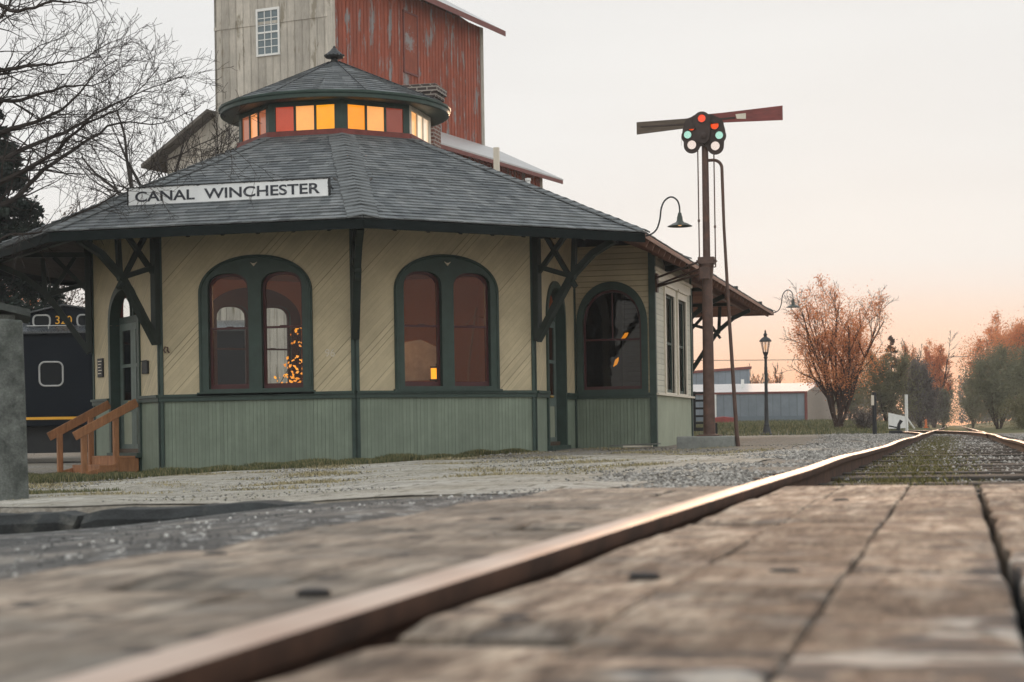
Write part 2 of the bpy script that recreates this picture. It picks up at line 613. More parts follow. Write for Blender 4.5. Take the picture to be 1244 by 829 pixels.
def glow(name, col, strength, base=None, var=0.12):
    """coloured glass with its light put in as emission"""
    m, t, b = new_mat(name)
    base = base or col
    co = objco(t)
    n = noise(t, co, 2.5, 3)
    r = ramp(t, [(0.3, tuple(c * (1 - var) for c in col)), (0.7, tuple(min(1.0, c * (1 + var)) for c in col))], n)
    b.inputs['Base Color'].default_value = (*[c * 0.5 for c in base], 1)
    t.links.new(r.outputs[0], b.inputs['Emission Color'])
    b.inputs['Emission Strength'].default_value = strength
    b.inputs['Roughness'].default_value = 0.12
    return m


def stained(name, col):
    """thin coloured glass that lets daylight through"""
    m = bpy.data.materials.new(name)
    m.use_nodes = True
    t = m.node_tree
    t.nodes.clear()
    tr = nn(t, 'ShaderNodeBsdfTransparent')
    tr.inputs[0].default_value = (*col, 1)
    tl = nn(t, 'ShaderNodeBsdfTranslucent')
    tl.inputs[0].default_value = (*col, 1)
    gl = nn(t, 'ShaderNodeBsdfGlossy')
    gl.inputs['Roughness'].default_value = 0.05
    gl.inputs[0].default_value = (0.6, 0.6, 0.6, 1)
    m1 = nn(t, 'ShaderNodeMixShader'); m1.inputs[0].default_value = 0.15
    m2 = nn(t, 'ShaderNodeMixShader'); m2.inputs[0].default_value = 0.05
    t.links.new(tr.outputs[0], m1.inputs[1]); t.links.new(tl.outputs[0], m1.inputs[2])
    t.links.new(m1.outputs[0], m2.inputs[1]); t.links.new(gl.outputs[0], m2.inputs[2])
    ou = nn(t, 'ShaderNodeOutputMaterial')
    t.links.new(m2.outputs[0], ou.inputs[0])
    return m


def leaf_mat(name, c1, c2, trans=0.35):
    m = bpy.data.materials.new(name)
    m.use_nodes = True
    t = m.node_tree
    t.nodes.clear()
    co = nn(t, 'ShaderNodeTexCoord')
    n = noise(t, co.outputs['Object'], 1.3, 5, 0.75)
    r = ramp(t, [(0.35, c1), (0.65, c2)], n)
    d = nn(t, 'ShaderNodeBsdfDiffuse')
    tl = nn(t, 'ShaderNodeBsdfTranslucent')
    t.links.new(r.outputs[0], d.inputs[0]); t.links.new(r.outputs[0], tl.inputs[0])
    mx = nn(t, 'ShaderNodeMixShader'); mx.inputs[0].default_value = trans
    t.links.new(d.outputs[0], mx.inputs[1]); t.links.new(tl.outputs[0], mx.inputs[2])
    ou = nn(t, 'ShaderNodeOutputMaterial')
    t.links.new(mx.outputs[0], ou.inputs[0])
    return m


MAT['leaf_orange'] = leaf_mat('sunset tinted rust buds', (0.55, 0.20, 0.08), (0.80, 0.38, 0.18), 0.6)  # rust of the buds with the low sun's orange mixed in
MAT['leaf_olive'] = leaf_mat('olive twigs', (0.14, 0.13, 0.08), (0.25, 0.23, 0.13), 0.4)
MAT['leaf_grey'] = leaf_mat('grey green twigs', (0.14, 0.14, 0.095), (0.245, 0.235, 0.155), 0.4)
MAT['leaf_purple'] = leaf_mat('grey purple twigs', (0.12, 0.105, 0.10), (0.20, 0.17, 0.15), 0.4)
MAT['leaf_dark'] = leaf_mat('dark conifer needles', (0.015, 0.022, 0.02), (0.035, 0.045, 0.035), 0.1)
MAT['leaf_con'] = leaf_mat('brown green conifer needles', (0.10, 0.05, 0.03), (0.16, 0.09, 0.05), 0.2)

# ------------------------------------------------------------------ terrain
GX = [-900, -60, -16, -13, -9.5, -7, -4, -2, -0.9, 0.9, 2.2, 6, 60, 900]
GROWS = [
    (-30, [-.8, -.8, -.75, -.72, -.7, -.66, -.5, -.5, -.5, -.5, -.5, -.6, -.8, -.8]),
    (7.98, [-.8, -.8, -.8, -.8, -.8, -.76, -.5, -.5, -.5, -.5, -.5, -.6, -.8, -.8]),
    (8.3, [-.7, -.62, -.58, -.52, -.48, -.44, -.345, -.30, -.335, -.345, -.37, -.45, -.6, -.8]),
    (16, [-.8, -.66, -.64, -.60, -.55, -.50, -.39, -.32, -.335, -.345, -.37, -.45, -.6, -.8]),
    (28, [-.8, -.74, -.67, -.655, -.47, -.40, -.37, -.32, -.335, -.345, -.37, -.45, -.6, -.8]),
    (34, [-.8, -.72, -.65, -.60, -.42, -.345, -.335, -.31, -.335, -.345, -.37, -.45, -.6, -.8]),
    (62, [-.6, -.5, -.45, -.42, -.3, -.27, -.26, -.28, -.335, -.345, -.37, -.3, -.4, -.8]),
    (100, [.4, .35, .34, .34, .33, .31, .2, -.2, -.32, -.335, -.3, .0, .2, .4]),
    (220, [.5, .5, .5, .5, .5, .5, .3, -.15, -.25, -.25, -.1, .3, .5, .5]),
    (3500, [.5] * 14),
]


def gh(x, y):
    x = max(GX[0], min(GX[-1], x))
    y = max(GROWS[0][0], min(GROWS[-1][0], y))
    for i in range(len(GX) - 1):
        if x <= GX[i + 1]:
            break
    tx = (x - GX[i]) / (GX[i + 1] - GX[i])
    for j in range(len(GROWS) - 1):
        if y <= GROWS[j + 1][0]:
            break
    ty = (y - GROWS[j][0]) / (GROWS[j + 1][0] - GROWS[j][0])
    a, b = GROWS[j][1], GROWS[j + 1][1]
    lo = a[i] * (1 - tx) + a[i + 1] * tx
    hi = b[i] * (1 - tx) + b[i + 1] * tx
    return lo * (1 - ty) + hi * ty


def wob(x, y):
    return 0.012 * math.sin(x * 2.1 + y * 0.7) + 0.010 * math.sin(x * 0.9 - y * 1.7 + 1) + 0.006 * math.sin(5.1 * x + 3.3 * y)


def frange(a, b, n):
    return [a + (b - a) * i / n for i in range(n + 1)]


xs = [-320, -200, -100, -60, -40, -30] + frange(-22, 8, 75) + [12, 20, 35, 60, 150, 320]
ys = [-30, -10, 0, 7.98, 8.3] + frange(9, 40, 62) + frange(42, 104, 31) + [112, 125, 145, 180, 220, 280, 345]
mb = MB()
for y in ys:
    for x in xs:
        w = wob(x, y) if 8 < y < 60 and not -0.95 < x < 0.95 else 0
        mb.v.append((x, y, gh(x, y) + w))
nx = len(xs)
for j in range(len(ys) - 1):
    for i in range(nx - 1):
        a = j * nx + i
        mb.f.append((a, a + 1, a + nx + 1, a + nx))


def ground_mat():
    m, t, b = new_mat('trodden gravel, dirt and thin grass')
    co = nn(t, 'ShaderNodeTexCoord')
    V = co.outputs['Object']
    s_ = nn(t, 'ShaderNodeSeparateXYZ')
    t.links.new(V, s_.inputs[0])
    n1 = noise(t, V, 0.45, 6, 0.6)
    n2 = noise(t, V, 6, 6, 0.75)
    n3 = noise(t, V, 45, 4, 0.8)
    vo = nn(t, 'ShaderNodeTexVoronoi')
    setin(vo, Scale=28.0)
    t.links.new(V, vo.inputs['Vector'])
    gravel = ramp(t, [(0.0, (0.11, 0.10, 0.09)), (0.5, (0.25, 0.235, 0.21)), (1.0, (0.42, 0.40, 0.37))], vo.outputs['Color'])
    dirt = ramp(t, [(0.3, (0.17, 0.14, 0.105)), (0.7, (0.34, 0.30, 0.24))], n2)
    mixn = mixc(t, ramp(t, [(0.4, 0.25), (0.6, 0.8)], n1).outputs[0], gravel.outputs[0], dirt.outputs[0])
    mixn = mixc(t, 1.0, mixn, ramp(t, [(0.3, 0.65), (0.7, 1.3)], n3).outputs[0], 'MULTIPLY')
    # grass further off, left of the line and away from the yard
    grass = ramp(t, [(0.3, (0.055, 0.07, 0.03)), (0.6, (0.14, 0.13, 0.06)), (0.8, (0.22, 0.19, 0.10))], n2)
    far = ramp(t, [(0.76, 0.0), (0.86, 1.0)], mth(t, 'ADD', mth(t, 'DIVIDE', s_.outputs['Y'], 100.0), mth(t, 'MULTIPLY', n1, 0.25)))
    out = mixc(t, far.outputs[0], mixn, grass.outputs[0])
    # turf along the foot of the depot
    yy = mth(t, 'SUBTRACT', s_.outputs['Y'], mth(t, 'MULTIPLY', n2, 1.4))
    band = mth(t, 'MULTIPLY', ramp(t, [(0.0, 0.0), (1.0, 1.0)], mth(t, 'SUBTRACT', yy, 18.2, True)).outputs[0], ramp(t, [(0.0, 1.0), (1.0, 0.0)], mth(t, 'ADD', s_.outputs['X'], 8.8, True)).outputs[0])
    band = mth(t, 'MULTIPLY', band, ramp(t, [(0.0, 1.0), (1.0, 0.0)], mth(t, 'SUBTRACT', yy, 28.5, True)).outputs[0])
    turf = ramp(t, [(0.3, (0.06, 0.065, 0.03)), (0.7, (0.13, 0.12, 0.06))], n3)
    out = mixc(t, band, out, turf.outputs[0])
    # olive moss and weeds between the rails
    ax = mth(t, 'ABSOLUTE', mth(t, 'ADD', s_.outputs['X'], 0.28))
    inn = ramp(t, [(0.30, 1.0), (0.62, 0.0)], mth(t, 'ADD', ax, mth(t, 'MULTIPLY', n1, 0.15)))
    nm = ramp(t, [(0.3, 0.4), (0.5, 1.0)], n2)
    moss = ramp(t, [(0.3, (0.07, 0.064, 0.016)), (0.7, (0.17, 0.15, 0.045))], n3)
    out = mixc(t, mth(t, 'MULTIPLY', inn.outputs[0], nm.outputs[0]), out, moss.outputs[0])
    t.links.new(out, b.inputs['Base Color'])
    b.inputs['Roughness'].default_value = 0.95
    b.inputs['Specular IOR Level'].default_value = 0.15
    bump(t, b, mth(t, 'ADD', n3, vo.outputs['Distance']), 0.8, 0.03)
    return m


ground = struct(mb.build('ground', ground_mat(), smooth=True))


def pav_mat():
    m, t, b = new_mat('worn pale paving bricks')
    co = nn(t, 'ShaderNodeTexCoord')
    V = co.outputs['Object']
    n1 = noise(t, V, 0.7, 6, 0.65)
    n2 = noise(t, V, 5, 6, 0.75)
    n3 = noise(t, V, 40, 4, 0.8)
    br = nn(t, 'ShaderNodeTexBrick')
    wv = nn(t, 'ShaderNodeVectorMath', operation='MULTIPLY_ADD')
    nc = noise(t, V, 1.2, 2, 0.5, True)
    t.links.new(nc, wv.inputs[0]); wv.inputs[1].default_value = (0.05, 0.05, 0)
    t.links.new(V, wv.inputs[2])
    t.links.new(wv.outputs[0], br.inputs['Vector'])
    setin(br, Scale=1.0)
    br.inputs['Brick Width'].default_value = 0.42
    br.inputs['Row Height'].default_value = 0.21
    br.inputs['Mortar Size'].default_value = 0.014
    br.inputs['Color1'].default_value = (0.50, 0.47, 0.42, 1)
    br.inputs['Color2'].default_value = (0.33, 0.31, 0.275, 1)
    br.inputs['Mortar'].default_value = (0.10, 0.095, 0.07, 1)
    dirt = ramp(t, [(0.35, (0.13, 0.115, 0.08)), (0.65, (0.42, 0.385, 0.32))], n2)
    f = ramp(t, [(0.40, 0.1), (0.62, 0.9)], n1)
    out = mixc(t, f.outputs[0], br.outputs[0], dirt.outputs[0])
    out = mixc(t, 1.0, out, ramp(t, [(0.25, 0.6), (0.7, 1.35)], n3).outputs[0], 'MULTIPLY')
    t.links.new(out, b.inputs['Base Color'])
    b.inputs['Roughness'].default_value = 0.9
    b.inputs['Specular IOR Level'].default_value = 0.2
    bump(t, b, mth(t, 'ADD', mth(t, 'MULTIPLY', br.outputs['Fac'], -1.0), n3), 0.8, 0.02)
    return m


# paving of old brick between the road and the depot
mb = MB()
px = frange(-22, -1.7, 70)
py = frange(8.33, 27.0, 60)
for y in py:
    for x in px:
        edge = 19.6 + min(5.5, max(0, x + 13)) * 1.15 - max(0, -(x + 10)) * 0.06 + 0.12 * math.sin(x * 3.1) + 0.1 * math.sin(x * 7.7)
        mb.v.append((x, min(y, edge), gh(x, min(y, edge)) + wob(x, min(y, edge)) + 0.006))
nx = len(px)
for j in range(len(py) - 1):
    for i in range(nx - 1):
        a = j * nx + i
        mb.f.append((a, a + 1, a + nx + 1, a + nx))
struct(mb.build('pavement', pav_mat(), smooth=True))

# road surface: falls away from the track
def road_z(x):
    ax = abs(x)
    if ax < 1.6:
        return -0.262
    if ax < 2.0:
        return -0.262 + .012 * math.sin((ax - 1.6) / .4 * PI)
    if ax < 5.5:
        return -0.262 - (ax - 2.0) * 0.074
    return -0.52 - (ax - 5.5) * 0.004


def asphalt_mat():
    m, t, b = new_mat('broken dark asphalt')
    co = nn(t, 'ShaderNodeTexCoord')
    V = co.outputs['Object']
    n1 = noise(t, V, 1.6, 7, 0.7)
    n2 = noise(t, V, 14, 6, 0.8)
    vo = nn(t, 'ShaderNodeTexVoronoi')
    setin(vo, Scale=18.0)
    t.links.new(V, vo.inputs['Vector'])
    r = ramp(t, [(0.36, (0.014, 0.016, 0.017)), (0.50, (0.05, 0.05, 0.048)), (0.64, (0.20, 0.18, 0.155))], n1)
    st = ramp(t, [(0.76, 0.0), (0.82, 1.0)], vo.outputs['Color'])
    st2 = mth(t, 'MULTIPLY', st.outputs[0], ramp(t, [(0.45, 0.0), (0.6, 1.0)], n2).outputs[0])
    out = mixc(t, st2, r.outputs[0], (0.55, 0.55, 0.53))
    t.links.new(out, b.inputs['Base Color'])
    b.inputs['Roughness'].default_value = 0.75
    bump(t, b, mth(t, 'ADD', n2, vo.outputs['Distance']), 0.9, 0.02)
    return m


mb = MB()
rx = [-60, -30, -20, -14, -10] + frange(-8, -1.55, 40)
ry = [-8, -4, -2] + frange(0, 8.06, 40)
for side in (-1, 1):
    base = len(mb.v)
    for y in ry:
        for x in rx:
            X = x if side < 0 else -x
            w = 0.008 * math.sin(3.1 * x + y * 1.3) + 0.008 * math.sin(1.7 * y - 2.2 * x)
            mb.v.append((X, y, road_z(x) + w - 0.012))
    nx = len(rx)
    for j in range(len(ry) - 1):
        for i in range(nx - 1):
            a = base + j * nx + i
            mb.f.append((a, a + 1, a + nx + 1, a + nx))
struct(mb.build('road', asphalt_mat(), smooth=True))

# kerb of heavy dark worn stones
random.seed(3)
mb = MB()
x = -1.95
while x > -24:
    L = random.uniform(0.8, 1.5)
    x2 = x - L
    n = 14
    top = []
    for i in range(n + 1):
        xx = x + (x2 - x) * i / n
        zt = gh(xx, 8.35) - 0.002 + random.uniform(-0.006, 0.003) - (0.022 if i in (0, n) else 0) - 0.014 * math.sin(xx * 2.3) * math.sin(xx * 5.3)
        top.append((xx, zt))
    dep = random.uniform(-0.015, 0.015)
    v = []
    for xx, zt in top:
        zb = road_z(xx) - 0.05
        zt -= max(0, xx + 3.4) * .02
        v += [(xx, 8.04 + dep, zb), (xx, 8.04 + dep, zt - 0.045), (xx, 8.09 + dep, zt), (xx, 8.30, zt + 0.004), (xx, 8.34, zt - 0.03)]
    f = []
    for i in range(n):
        for k in range(4):
            f.append((i * 5 + k, i * 5 + k + 1, (i + 1) * 5 + k + 1, (i + 1) * 5 + k))
    f += [(0, 1, 2, 3, 4), tuple(n * 5 + k for k in (4, 3, 2, 1, 0))]
    mb.add(v, f)
    x = x2 - random.uniform(0.01, 0.05)
struct(mb.build('kerb', paint('dark kerb stone', (0.028, 0.031, 0.032), 0.85, 0.6, 6, dirt=(.12, .115, .10), dirt_amt=.7, bmp=0.9), smooth=True))

# ------------------------------------------------------------------ timber crossing
def plank_mat():
    m, t, b = new_mat('weathered crossing timber')
    co = nn(t, 'ShaderNodeTexCoord')
    V = co.outputs['Object']
    oi = nn(t, 'ShaderNodeObjectInfo')
    mp_ = nn(t, 'ShaderNodeMapping')
    mp_.inputs['Scale'].default_value = (9, 1.3, 9)
    t.links.new(V, mp_.inputs[0])
    rv = nn(t, 'ShaderNodeCombineXYZ')
    t.links.new(mth(t, 'MULTIPLY', oi.outputs['Random'], 37.0), rv.inputs[1])
    t.links.new(rv.outputs[0], mp_.inputs['Location'])
    g = noise(t, mp_.outputs[0], 2.5, 7, 0.75)
    n1 = noise(t, V, 2.2, 3, 0.55)
    n2 = noise(t, V, 9, 2, 0.5)
    r = ramp(t, [(0.38, (0.05, 0.035, 0.026)), (0.46, (0.15, 0.108, 0.08)), (0.53, (0.26, 0.20, 0.15)), (0.63, (0.44, 0.36, 0.28))], g)
    pv = ramp(t, [(0.0, 0.62), (1.0, 1.15)], oi.outputs['Random'])
    out = mixc(t, 1.0, r.outputs[0], pv.outputs[0], 'MULTIPLY')
    big = ramp(t, [(0.40, 0.5), (0.60, 1.3)], n1)
    out = mixc(t, 1.0, out, big.outputs[0], 'MULTIPLY')
    # tar and oil marks, worn pale patches
    s_ = nn(t, 'ShaderNodeSeparateXYZ')
    t.links.new(V, s_.inputs[0])
    mv = mth(t, 'ADD', mth(t, 'MULTIPLY', mth(t, 'ADD', s_.outputs['X'], 0.05), 1.2), mth(t, 'MULTIPLY', mth(t, 'SUBTRACT', 3.0, s_.outputs['Y']), 0.25))
    mv = mth(t, 'ADD', mv, n1)
    right = ramp(t, [(0.56, 0.0), (0.66, 1.0)], mv)
    dark = ramp(t, [(0.42, 0.0), (0.50, 1.0)], n2)
    out = mixc(t, mth(t, 'MULTIPLY', right.outputs[0], dark.outputs[0]), out, (0.028, 0.033, 0.038))
    pale = ramp(t, [(0.55, 0.0), (0.61, 1.0)], noise(t, V, 7, 2, 0.5))
    rp = ramp(t, [(0.50, 0.15), (0.60, 0.6)], mv)
    out = mixc(t, mth(t, 'MULTIPLY', pale.outputs[0], rp.outputs[0]), out, (0.48, 0.46, 0.42))
    dk2 = ramp(t, [(0.50, 0.0), (0.58, 0.9)], noise(t, V, 5.5, 3, 0.6))
    out = mixc(t, mth(t, 'MULTIPLY', right.outputs[0], dk2.outputs[0]), out, (0.03, 0.036, 0.04))
    lf = ramp(t, [(0.0, 1.0), (1.0, 0.0)], mth(t, 'MULTIPLY_ADD', s_.outputs['X'], 4.0, True))
    lf.inputs['Fac'].links[0].from_node.inputs[2].default_value = 3.2
    out = mixc(t, mth(t, 'MULTIPLY', lf.outputs[0], 0.15), out, (0.55, 0.49, 0.41))
    mp3 = nn(t, 'ShaderNodeMapping')
    mp3.inputs['Scale'].default_value = (6, 10, 6)
    t.links.new(V, mp3.inputs[0])
    blot = ramp(t, [(0.63, 0.0), (0.67, 0.95)], noise(t, mp3.outputs[0], 1.0, 2, 0.5))
    out = mixc(t, blot.outputs[0], out, (0.035, 0.033, 0.033))
    t.links.new(out, b.inputs['Base Color'])
    b.inputs['Roughness'].default_value = 0.8
    b.inputs['Specular IOR Level'].default_value = 0.25
    bump(t, b, mth(t, 'ADD', g, n2), 0.9, 0.012)
    return m


MAT['plank'] = plank_mat()
MAT['boltiron'] = paint('dark rusty bolt', (.022, .018, .017), .7, .3, 8)
bolts = [(-.55, 2.25), (-.50, 2.95), (-.28, 3.05), (-.36, 5.9), (.2, 4.4), (-.95, 2.6), (-1.2, 4.7), (-1.45, 3.4), (.5, 3.0), (.5, 5.6), (-.3, 1.5)]
random.seed(11)
cross = tag(empty('timber_crossing', (0, 7.4, -0.42)), 'weathered brown plank road crossing laid flush with the rails in the foreground', 'level crossing')
cols_ = [(-0.665, -0.436, 0), (-0.433, -0.179, 0), (-0.175, 0.072, 0), (0.095, 0.348, 0), (0.352, 0.65, 0),
         (-1.062, -0.80, 0), (-1.325, -1.065, 0), (-1.60, -1.328, 0), (0.82, 1.08, 0), (1.088, 1.35, 0), (1.36, 1.63, 0), (1.64, 1.9, 0)]
cuts = {0: [4.72, 2.1], 1: [4.715, 1.9], 2: [3.02], 3: [], 4: [5.3], 5: [4.4], 6: [5.6, 2.7], 7: [3.7], 8: [4.1], 9: [5.2], 10: [3.3], 11: [4.6]}
for ci, (a, b_, q) in enumerate(cols_):
    ends = [7.46 + random.uniform(-0.05, 0.06)] + cuts[ci] + [-1.2]
    for y1_, y0_ in zip(ends[:-1], ends[1:]):
        mb = MB()
        zt = -0.240 + random.uniform(-0.003, 0.002)
        n = max(6, int((y1_ - y0_) / 0.12))
        prof = []
        rr = random.random() * 9
        v = []
        for i in range(n + 1):
            y = y0_ + 0.006 + (y1_ - y0_ - 0.012) * i / n
            e0 = a + 0.0015 * math.sin(y * 7 + rr) + 0.0012 * math.sin(23 * y + rr) + (0.006 * math.sin(11 * y) if ci == 3 else 0)
            e1 = b_ + 0.0015 * math.sin(y * 6.1 + rr * 2) + 0.0012 * math.sin(19 * y)
            dz = 0.004 * math.sin(y * 4.3 + rr) + random.uniform(-0.002, 0.002)
            if i in (0, n):
                dz -= 0.008
            v += [(e0, y, zt - 0.18), (e0, y, zt - 0.005 + dz), (e0 + 0.005, y, zt + dz), (e1 - 0.005, y, zt + dz), (e1, y, zt - 0.005 + dz), (e1, y, zt - 0.18)]
        f = []
        for i in range(n):
            for k in range(5):
                f.append((i * 6 + k, i * 6 + k + 1, (i + 1) * 6 + k + 1, (i + 1) * 6 + k))
        f += [tuple(range(6)), tuple(n * 6 + k for k in reversed(range(6)))]
        mb.add(v, f)
        pk = mb.build('plank', MAT['plank'], cross)
        for (bx_, by_) in bolts:
            if a < bx_ < b_ and y0_ < by_ < y1_:
                m2 = MB(); m2.lathe([(0, -.01), (.026, -.01), (.026, .004), (.018, .007), (0, .008)], 14, (bx_, by_, zt)); m2.build('bolt', MAT['boltiron'], pk, smooth=True)

# ------------------------------------------------------------------ railway track
track = tag(empty('railway_track', (0, 8, -0.40)), 'rusty main line rails on old sleepers running away between the trees', 'railway track')


def rail_prof(cx):
    h = [(-.036, 0), (-.036, -.022), (-.030, -.036), (-.009, -.046), (-.009, -.138), (-.068, -.160), (-.068, -.170), (.068, -.170), (.068, -.160), (.009, -.138), (.009, -.046), (.030, -.036), (.036, -.022), (.036, 0), (.026, .0052), (-.026, .0052)]
    return [(cx + a, b) for a, b in h]


def rail_z(y, s=0):
    if y < 8:
        return -0.2175
    return -0.2175 + 0.0075 * math.sin((y - 8) * 0.42 + s) * min(1, (y - 8) / 5) - 0.002 * math.sin((y - 8) * 1.1)


def rail_mesh(path, name, parent, mat):
    """path: list of (x, y, z) of the rail head centre"""
    mb = MB()
    pr_ = rail_prof(0)
    n = len(pr_)
    v = []
    for i, p in enumerate(path):
        p = Vector(p)
        d = Vector(path[min(i + 1, len(path) - 1)]) - Vector(path[max(0, i - 1)])
        d.z = 0
        d.normalize()
        s = Vector((d.y, -d.x, 0))
        for a, b in pr_:
            v.append(p + s * a + Vector((0, 0, b)))
    f = []
    for i in range(len(path) - 1):
        for k in range(n):
            k2 = (k + 1) % n
            f.append((i * n + k, i * n + k2, (i + 1) * n + k2, (i + 1) * n + k))
    f.append(tuple(range(n)))
    mb.add(v, f)
    return mb.build(name, mat, parent, smooth=True)


def rail_mat():
    m, t, b = new_mat('rail steel, polished head and rusty web')
    co = nn(t, 'ShaderNodeTexCoord')
    V = co.outputs['Object']
    ge = nn(t, 'ShaderNodeNewGeometry')
    s_ = nn(t, 'ShaderNodeSeparateXYZ')
    t.links.new(ge.outputs['Normal'], s_.inputs[0])
    topf = ramp(t, [(0.55, 0.0), (0.85, 1.0)], s_.outputs['Z'])
    n1 = noise(t, V, 6, 6, 0.7)
    rust = ramp(t, [(0.3, (0.035, 0.02, 0.015)), (0.7, (0.11, 0.055, 0.035))], n1)
    st = ramp(t, [(0.3, (0.50, 0.37, 0.30)), (0.7, (0.68, 0.56, 0.48))], noise(t, V, 3, 4))
    wear = mth(t, 'MULTIPLY', topf.outputs[0], ramp(t, [(0.3, 1.0), (0.75, 0.75)], n1).outputs[0])
    out = mixc(t, wear, rust.outputs[0], st.outputs[0])
    t.links.new(out, b.inputs['Base Color'])
    t.links.new(mth(t, 'MULTIPLY', wear, 0.7), b.inputs['Metallic'])
    b.inputs['Specular IOR Level'].default_value = 0.25
    t.links.new(ramp(t, [(0.0, 0.85), (1.0, 0.5)], wear).outputs[0], b.inputs['Roughness'])
    bump(t, b, n1, 0.04, 0.01)
    return m


MAT['rail'] = rail_mat()
ypath = frange(-1.2, 8, 12)[:-1] + frange(8, 60, 80) + frange(62, 220, 60)
for sgn, ph in ((-1, 0.0), (1, 1.9)):
    rail_mesh([(sgn * 0.745 + (0.008 * math.sin(y * 0.35 + ph) if y > 9 else 0), y, rail_z(y, ph)) for y in ypath], 'rail', track, MAT['rail'])
random.seed(5)
sleep_mat = paint('old creosoted sleeper', (0.05, 0.042, 0.035), 0.85, 0.45, 3, (1, 8, 8), dirt=(0.13, 0.11, 0.09), dirt_amt=0.6, bmp=0.6)
y = 7.95
ns = 0
while y < 60:
    mb = MB()
    zt = -0.325 + random.uniform(-0.015, 0.012)
    mb.box(-1.28 + random.uniform(-.05, .05), 1.28 + random.uniform(-.05, .05), -0.11, 0.11, -0.16, 0, Matrix.Translation((0, y, zt)) @ Matrix.Rotation(random.uniform(-.02, .02), 4, 'Z'))
    mb.build('sleeper', sleep_mat, track, bevel=0.015)
    y += 0.56 + random.uniform(-0.03, 0.03)
    ns += 1
# diverging siding beyond
sid = tag(empty('siding_track', (-2, 70, -0.4)), 'rusty siding rails curving off to the left from the main line far away', 'railway track')


def sidx(y, off):
    t_ = max(0, y - 42)
    return off - 0.0019 * t_ * t_


rail_mesh([(sidx(y, 0.70), y, -0.222) for y in frange(42, 92, 40)], 'rail', sid, MAT['rail'])
rail_mesh([(sidx(y, -0.78), y, -0.222) for y in frange(44, 92, 40)], 'rail', sid, MAT['rail'])

# ------------------------------------------------------------------ loose stones and grass
def stones(n, area, size, seed, zoff=0.0):
    random.seed(seed)
    mb = MB()
    for _ in range(n):
        x, y = area()
        s = size * random.uniform(0.45, 1.5) * (0.55 + 0.45 * min(1, max(0, (y - 9) / 14)))
        z = gh(x, y) + zoff + s * random.uniform(-0.1, 0.35)
        a = random.random() * PI
        ca, sa = math.cos(a), math.sin(a)
        q = []
        for dx, dy, dz in ((1, 0, 0), (0.1, 1, 0), (-1, .1, 0), (0, -1, 0), (.2, .1, .75), (-.1, 0, -.6)):
            dx *= s * random.uniform(.6, 1.1); dy *= s * random.uniform(.5, 1); dz *= s * random.uniform(.6, 1)
            q.append((x + dx * ca - dy * sa, y + dx * sa + dy * ca, z + dz))
        mb.add(q, [(0, 1, 4), (1, 2, 4), (2, 3, 4), (3, 0, 4), (1, 0, 5), (2, 1, 5), (3, 2, 5), (0, 3, 5)])
    return mb


def stone_mat(name, lo, hi):
    m, t, b = new_mat(name)
    ge = nn(t, 'ShaderNodeNewGeometry')
    r = ramp(t, [(0.0, lo), (0.6, tuple((a + c) / 2 for a, c in zip(lo, hi))), (1.0, hi)], ge.outputs['Random Per Island'])
    t.links.new(r.outputs[0], b.inputs['Base Color'])
    b.inputs['Roughness'].default_value = 0.9
    return m


MAT['ballast'] = stone_mat('crushed limestone ballast', (0.10, 0.092, 0.082), (0.43, 0.405, 0.37))


def area_left():
    while True:
        y = 8.2 + 54 * random.random() ** 1.6
        x = -0.82 - 3.2 * random.random() ** 1.5 * (0.5 + min(1, y / 30))
        if x > -4.6 and (y > 15 or x > -1.5 - (y - 8) * .22) and not (x < -2.0 - .5 * random.random() - max(0, y - 30) * .06):
            return x, y


def area_in():
    y = 7.7 + 55 * random.random() ** 1.4
    return random.uniform(-0.68, 0.68) if random.random() < .3 else random.uniform(-0.1, 2.6), y


o = stones(20000, area_left, 0.026, 1).build('gravel', MAT['ballast'])
o['kind'] = 'stuff'
o = stones(9000, area_in, 0.026, 2, 0.004).build('gravel', MAT['ballast'])
o['kind'] = 'stuff'


def area_wall():
    s = random.random()
    # strip of stones against the foot of the south east wall
    a = Vector((-9.3, 27.95)); c = Vector((-6.85, 30.4))
    p = a.lerp(c, s) + Vector((0.707, -0.707)) * random.uniform(0.0, 0.45)
    return p.x, p.y


def area_lot():
    return random.uniform(-15, -2), random.uniform(8.6, 34)


o = stones(700, area_wall, 0.028, 4).build('gravel', MAT['ballast'])
o['kind'] = 'stuff'
o = stones(12000, area_lot, 0.016, 6).build('gravel', stone_mat('small grit', (0.05, 0.05, 0.045), (0.38, 0.36, 0.33)))
o['kind'] = 'stuff'


def blades(n, area, h, seed, mat, name='grass', lean=0.5, w=0.006):
    random.seed(seed)
    mb = MB()
    for _ in range(n):
        x, y, k = area()
        z = gh(x, y) - 0.005
        hh = h * k * random.uniform(0.4, 1.2)
        a = random.random() * 2 * PI
        dx, dy = math.cos(a), math.sin(a)
        l = hh * random.uniform(0, lean)
        b_ = random.random() * 2 * PI
        lx, ly = math.cos(b_) * l, math.sin(b_) * l
        mb.add([(x - dx * w, y - dy * w, z), (x + dx * w, y + dy * w, z), (x + lx * .5 + dx * w * .7, y + ly * .5 + dy * w * .7, z + hh * .6), (x + lx, y + ly, z + hh * .95)],
               [(0, 1, 2), (0, 2, 3)])
    o = mb.build(name, mat)
    o['kind'] = 'stuff'
    return o


def grass_mat(name, a, b, c):
    m, t, bs = new_mat(name)
    ge = nn(t, 'ShaderNodeNewGeometry')
    r = ramp(t, [(0.0, a), (0.55, b), (1.0, c)], ge.outputs['Random Per Island'])
    t.links.new(r.outputs[0], bs.inputs['Base Color'])
    bs.inputs['Roughness'].default_value = 0.8
    return m


MAT['grass'] = grass_mat('dull winter grass', (0.035, 0.05, 0.018), (0.10, 0.105, 0.04), (0.26, 0.22, 0.11))


